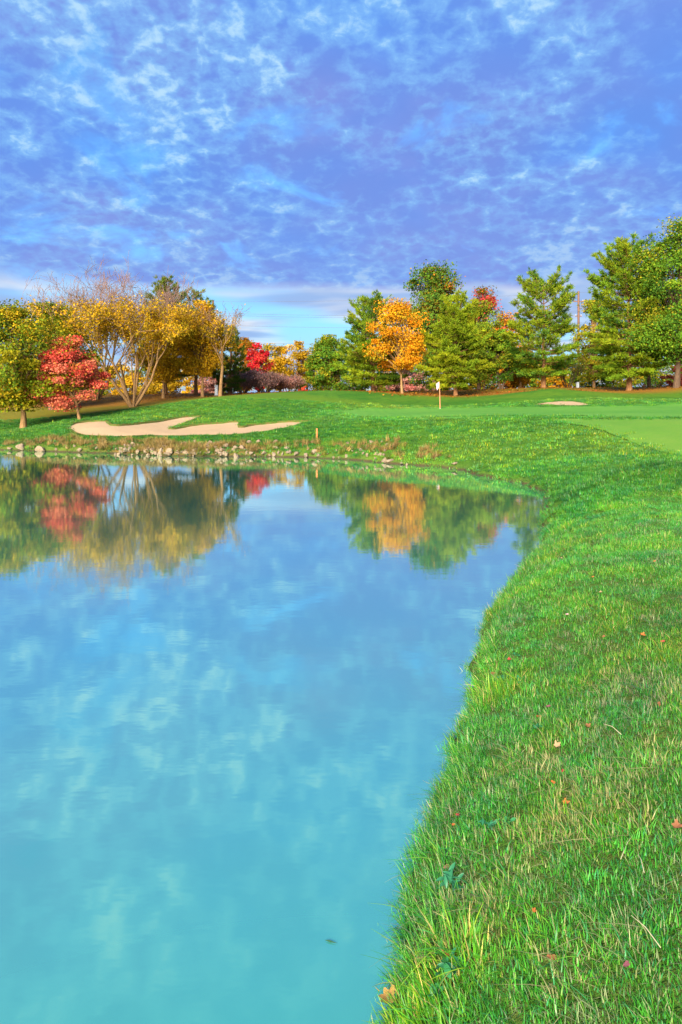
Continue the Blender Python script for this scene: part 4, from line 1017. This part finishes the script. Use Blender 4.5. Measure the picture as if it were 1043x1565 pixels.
for i, (px, py, wpx, ck, lab, tl) in enumerate(LEAVES):
    key = (ck, i % 3)
    if key not in LME: LME[key] = mesh_np('fallen_leaf', *leaf_shape(i % 3, (0, 0, 5)[i % 3])); LME[key].materials.append(LMAT[ck])
    q = grass_top(px, py, .036); s = math.hypot(q[1], CZ - q[2]) / F * wpx * .58
    o_ = obj('fallen_leaf', LME[key], None, None, tuple(q)); o_.scale = (s,) * 3; rr = random.Random(i * 3 + 1)
    o_.rotation_euler = (tl, rr.uniform(-.25, .25), rr.uniform(-1.2, 1.2)); tag(o_, lab, 'leaf', G_L)

WL = []
for k in range(3):
    V = []; n = 7
    for j in range(n + 1):
        u = j / n; w_ = (.16 if k != 1 else .24) * math.sin(math.pi * min(1, u * .92 + .06)) ** .8 * (1 + (.25 * math.sin(j * 2.6) if k == 2 else 0)); zc = .30 * u - .42 * u * u
        V += [(u, -w_, zc + .05), (u, 0, zc), (u, w_, zc + .05)]
    Fq = [(3 * j + a, 3 * j + a + 1, 3 * j + a + 4, 3 * j + a + 3) for j in range(n) for a in (0, 1)]
    me = mesh_np('leaf', V, np.array(Fq), np.tile([[(.030, .175, .075), (.035, .20, .060), (.055, .19, .030)][k]], (len(V), 1)), True); me.materials.append(M_weed); WL.append(me)
WEEDS = [(692, 1352, 60, 12, 'largest clump of teal broad-leaved weed on the bank slope'), (664, 1368, 40, 9, 'teal weed just lower left of the largest weed clump'), (706, 1330, 32, 8, 'teal weed at the upper right of the largest weed clump'), (690, 1490, 64, 12, 'lowest dark-green broad-leaved weed near the fallen leaves'),
         (664, 1530, 50, 10, 'teal weed at the bottom of the view near the water'), (622, 1490, 34, 8, 'green weed beside the pale pink leaf'), (770, 1041, 34, 8, 'low teal weed on the undercut bank, nearest the water'), (796, 1041, 30, 8, 'low teal weed just right of the one on the undercut bank'), (734, 1132, 26, 7, 'single teal weed at the bank edge below the undercut'),
         (822, 1115, 26, 7, 'teal weed near the small orange leaf'), (788, 1003, 20, 6, 'small teal weed on the upper bank slope'), (812, 948, 26, 7, 'pale weed near the top of the bank bulge'), (748, 1270, 44, 9, 'green rosette weed above the straw patch'), (776, 1262, 36, 8, 'green rosette weed right of the other rosette'), (970, 917, 18, 6, 'tiny weed high on the right grass'), (775, 1075, 18, 5, 'tiny teal weed between the bank weeds and the edge')]
for i, (px, py, wpx, nl, lab) in enumerate(WEEDS):
    q = grass_top(px, py, .035); s = math.hypot(q[1], CZ - q[2]) / F * wpx * .42; rr = random.Random(40 + i)
    e = empty('weed_plant', tuple(q), lab, 'weed', 'broad-leaved weeds in the bank grass')
    nl = int(nl * 1.6)
    for k in range(nl):
        a = 6.283 * k / nl + rr.uniform(-.3, .3); l_ = obj('leaf', WL[(i + (k % 2) * (i % 2)) % 3], None, e, (math.cos(a) * .1 * s, math.sin(a) * .1 * s, rr.uniform(0, .03)))
        q_ = rr.uniform(0, .55) * s; l_.location = (math.cos(a * 2.4) * q_, math.sin(a * 2.4) * q_, rr.uniform(0, .02)); l_.rotation_euler = (rr.uniform(-.5, .5), rr.uniform(-.9, -.1), a); l_.scale = (s * rr.uniform(.35, .7),) * 3
M_straw = plain('dry_straw', (.36, .32, .20), .7)
for i, (px, py, L, a, lab) in enumerate([(949, 1316, .17, .9, 'thin pale dry stick lying in the grass at right'), (950, 1124, .11, 2.1, 'short bleached straw stalk on the mid grass'), (985, 1335, .09, 1.4, 'small white straw bit right of the dry stick'), (1010, 1450, .13, 1.9, 'upright pale straw stalk near the bottom right')]):
    q = grass_top(px, py, .05); t_ = Tubes(); t_.add([(0, 0, 0), (math.cos(a) * L * .5, math.sin(a) * L * .5, .018), (math.cos(a) * L, math.sin(a) * L, .01)], [.0018, .0015, .0008], 5)
    tag(obj('dry_stalk', t_.mesh('dry_stalk'), M_straw, None, tuple(q)), lab, 'stalk', 'dry stalks in the near grass')
x_, y_ = px2(505, 1440)
o_ = obj('floating_leaf', mesh_np('floating_leaf', [(-.028, 0, .004), (-.006, .005, .006), (.036, -.002, .005), (.0, -.006, .004)], np.array([[0, 3, 2, 1]]), np.tile([[.04, .12, .05]], (4, 1))), M_weed, None, (x_, y_, 0)); o_.rotation_euler[2] = -.3
tag(o_, 'thin green leaf floating on the water near the bottom', 'leaf')
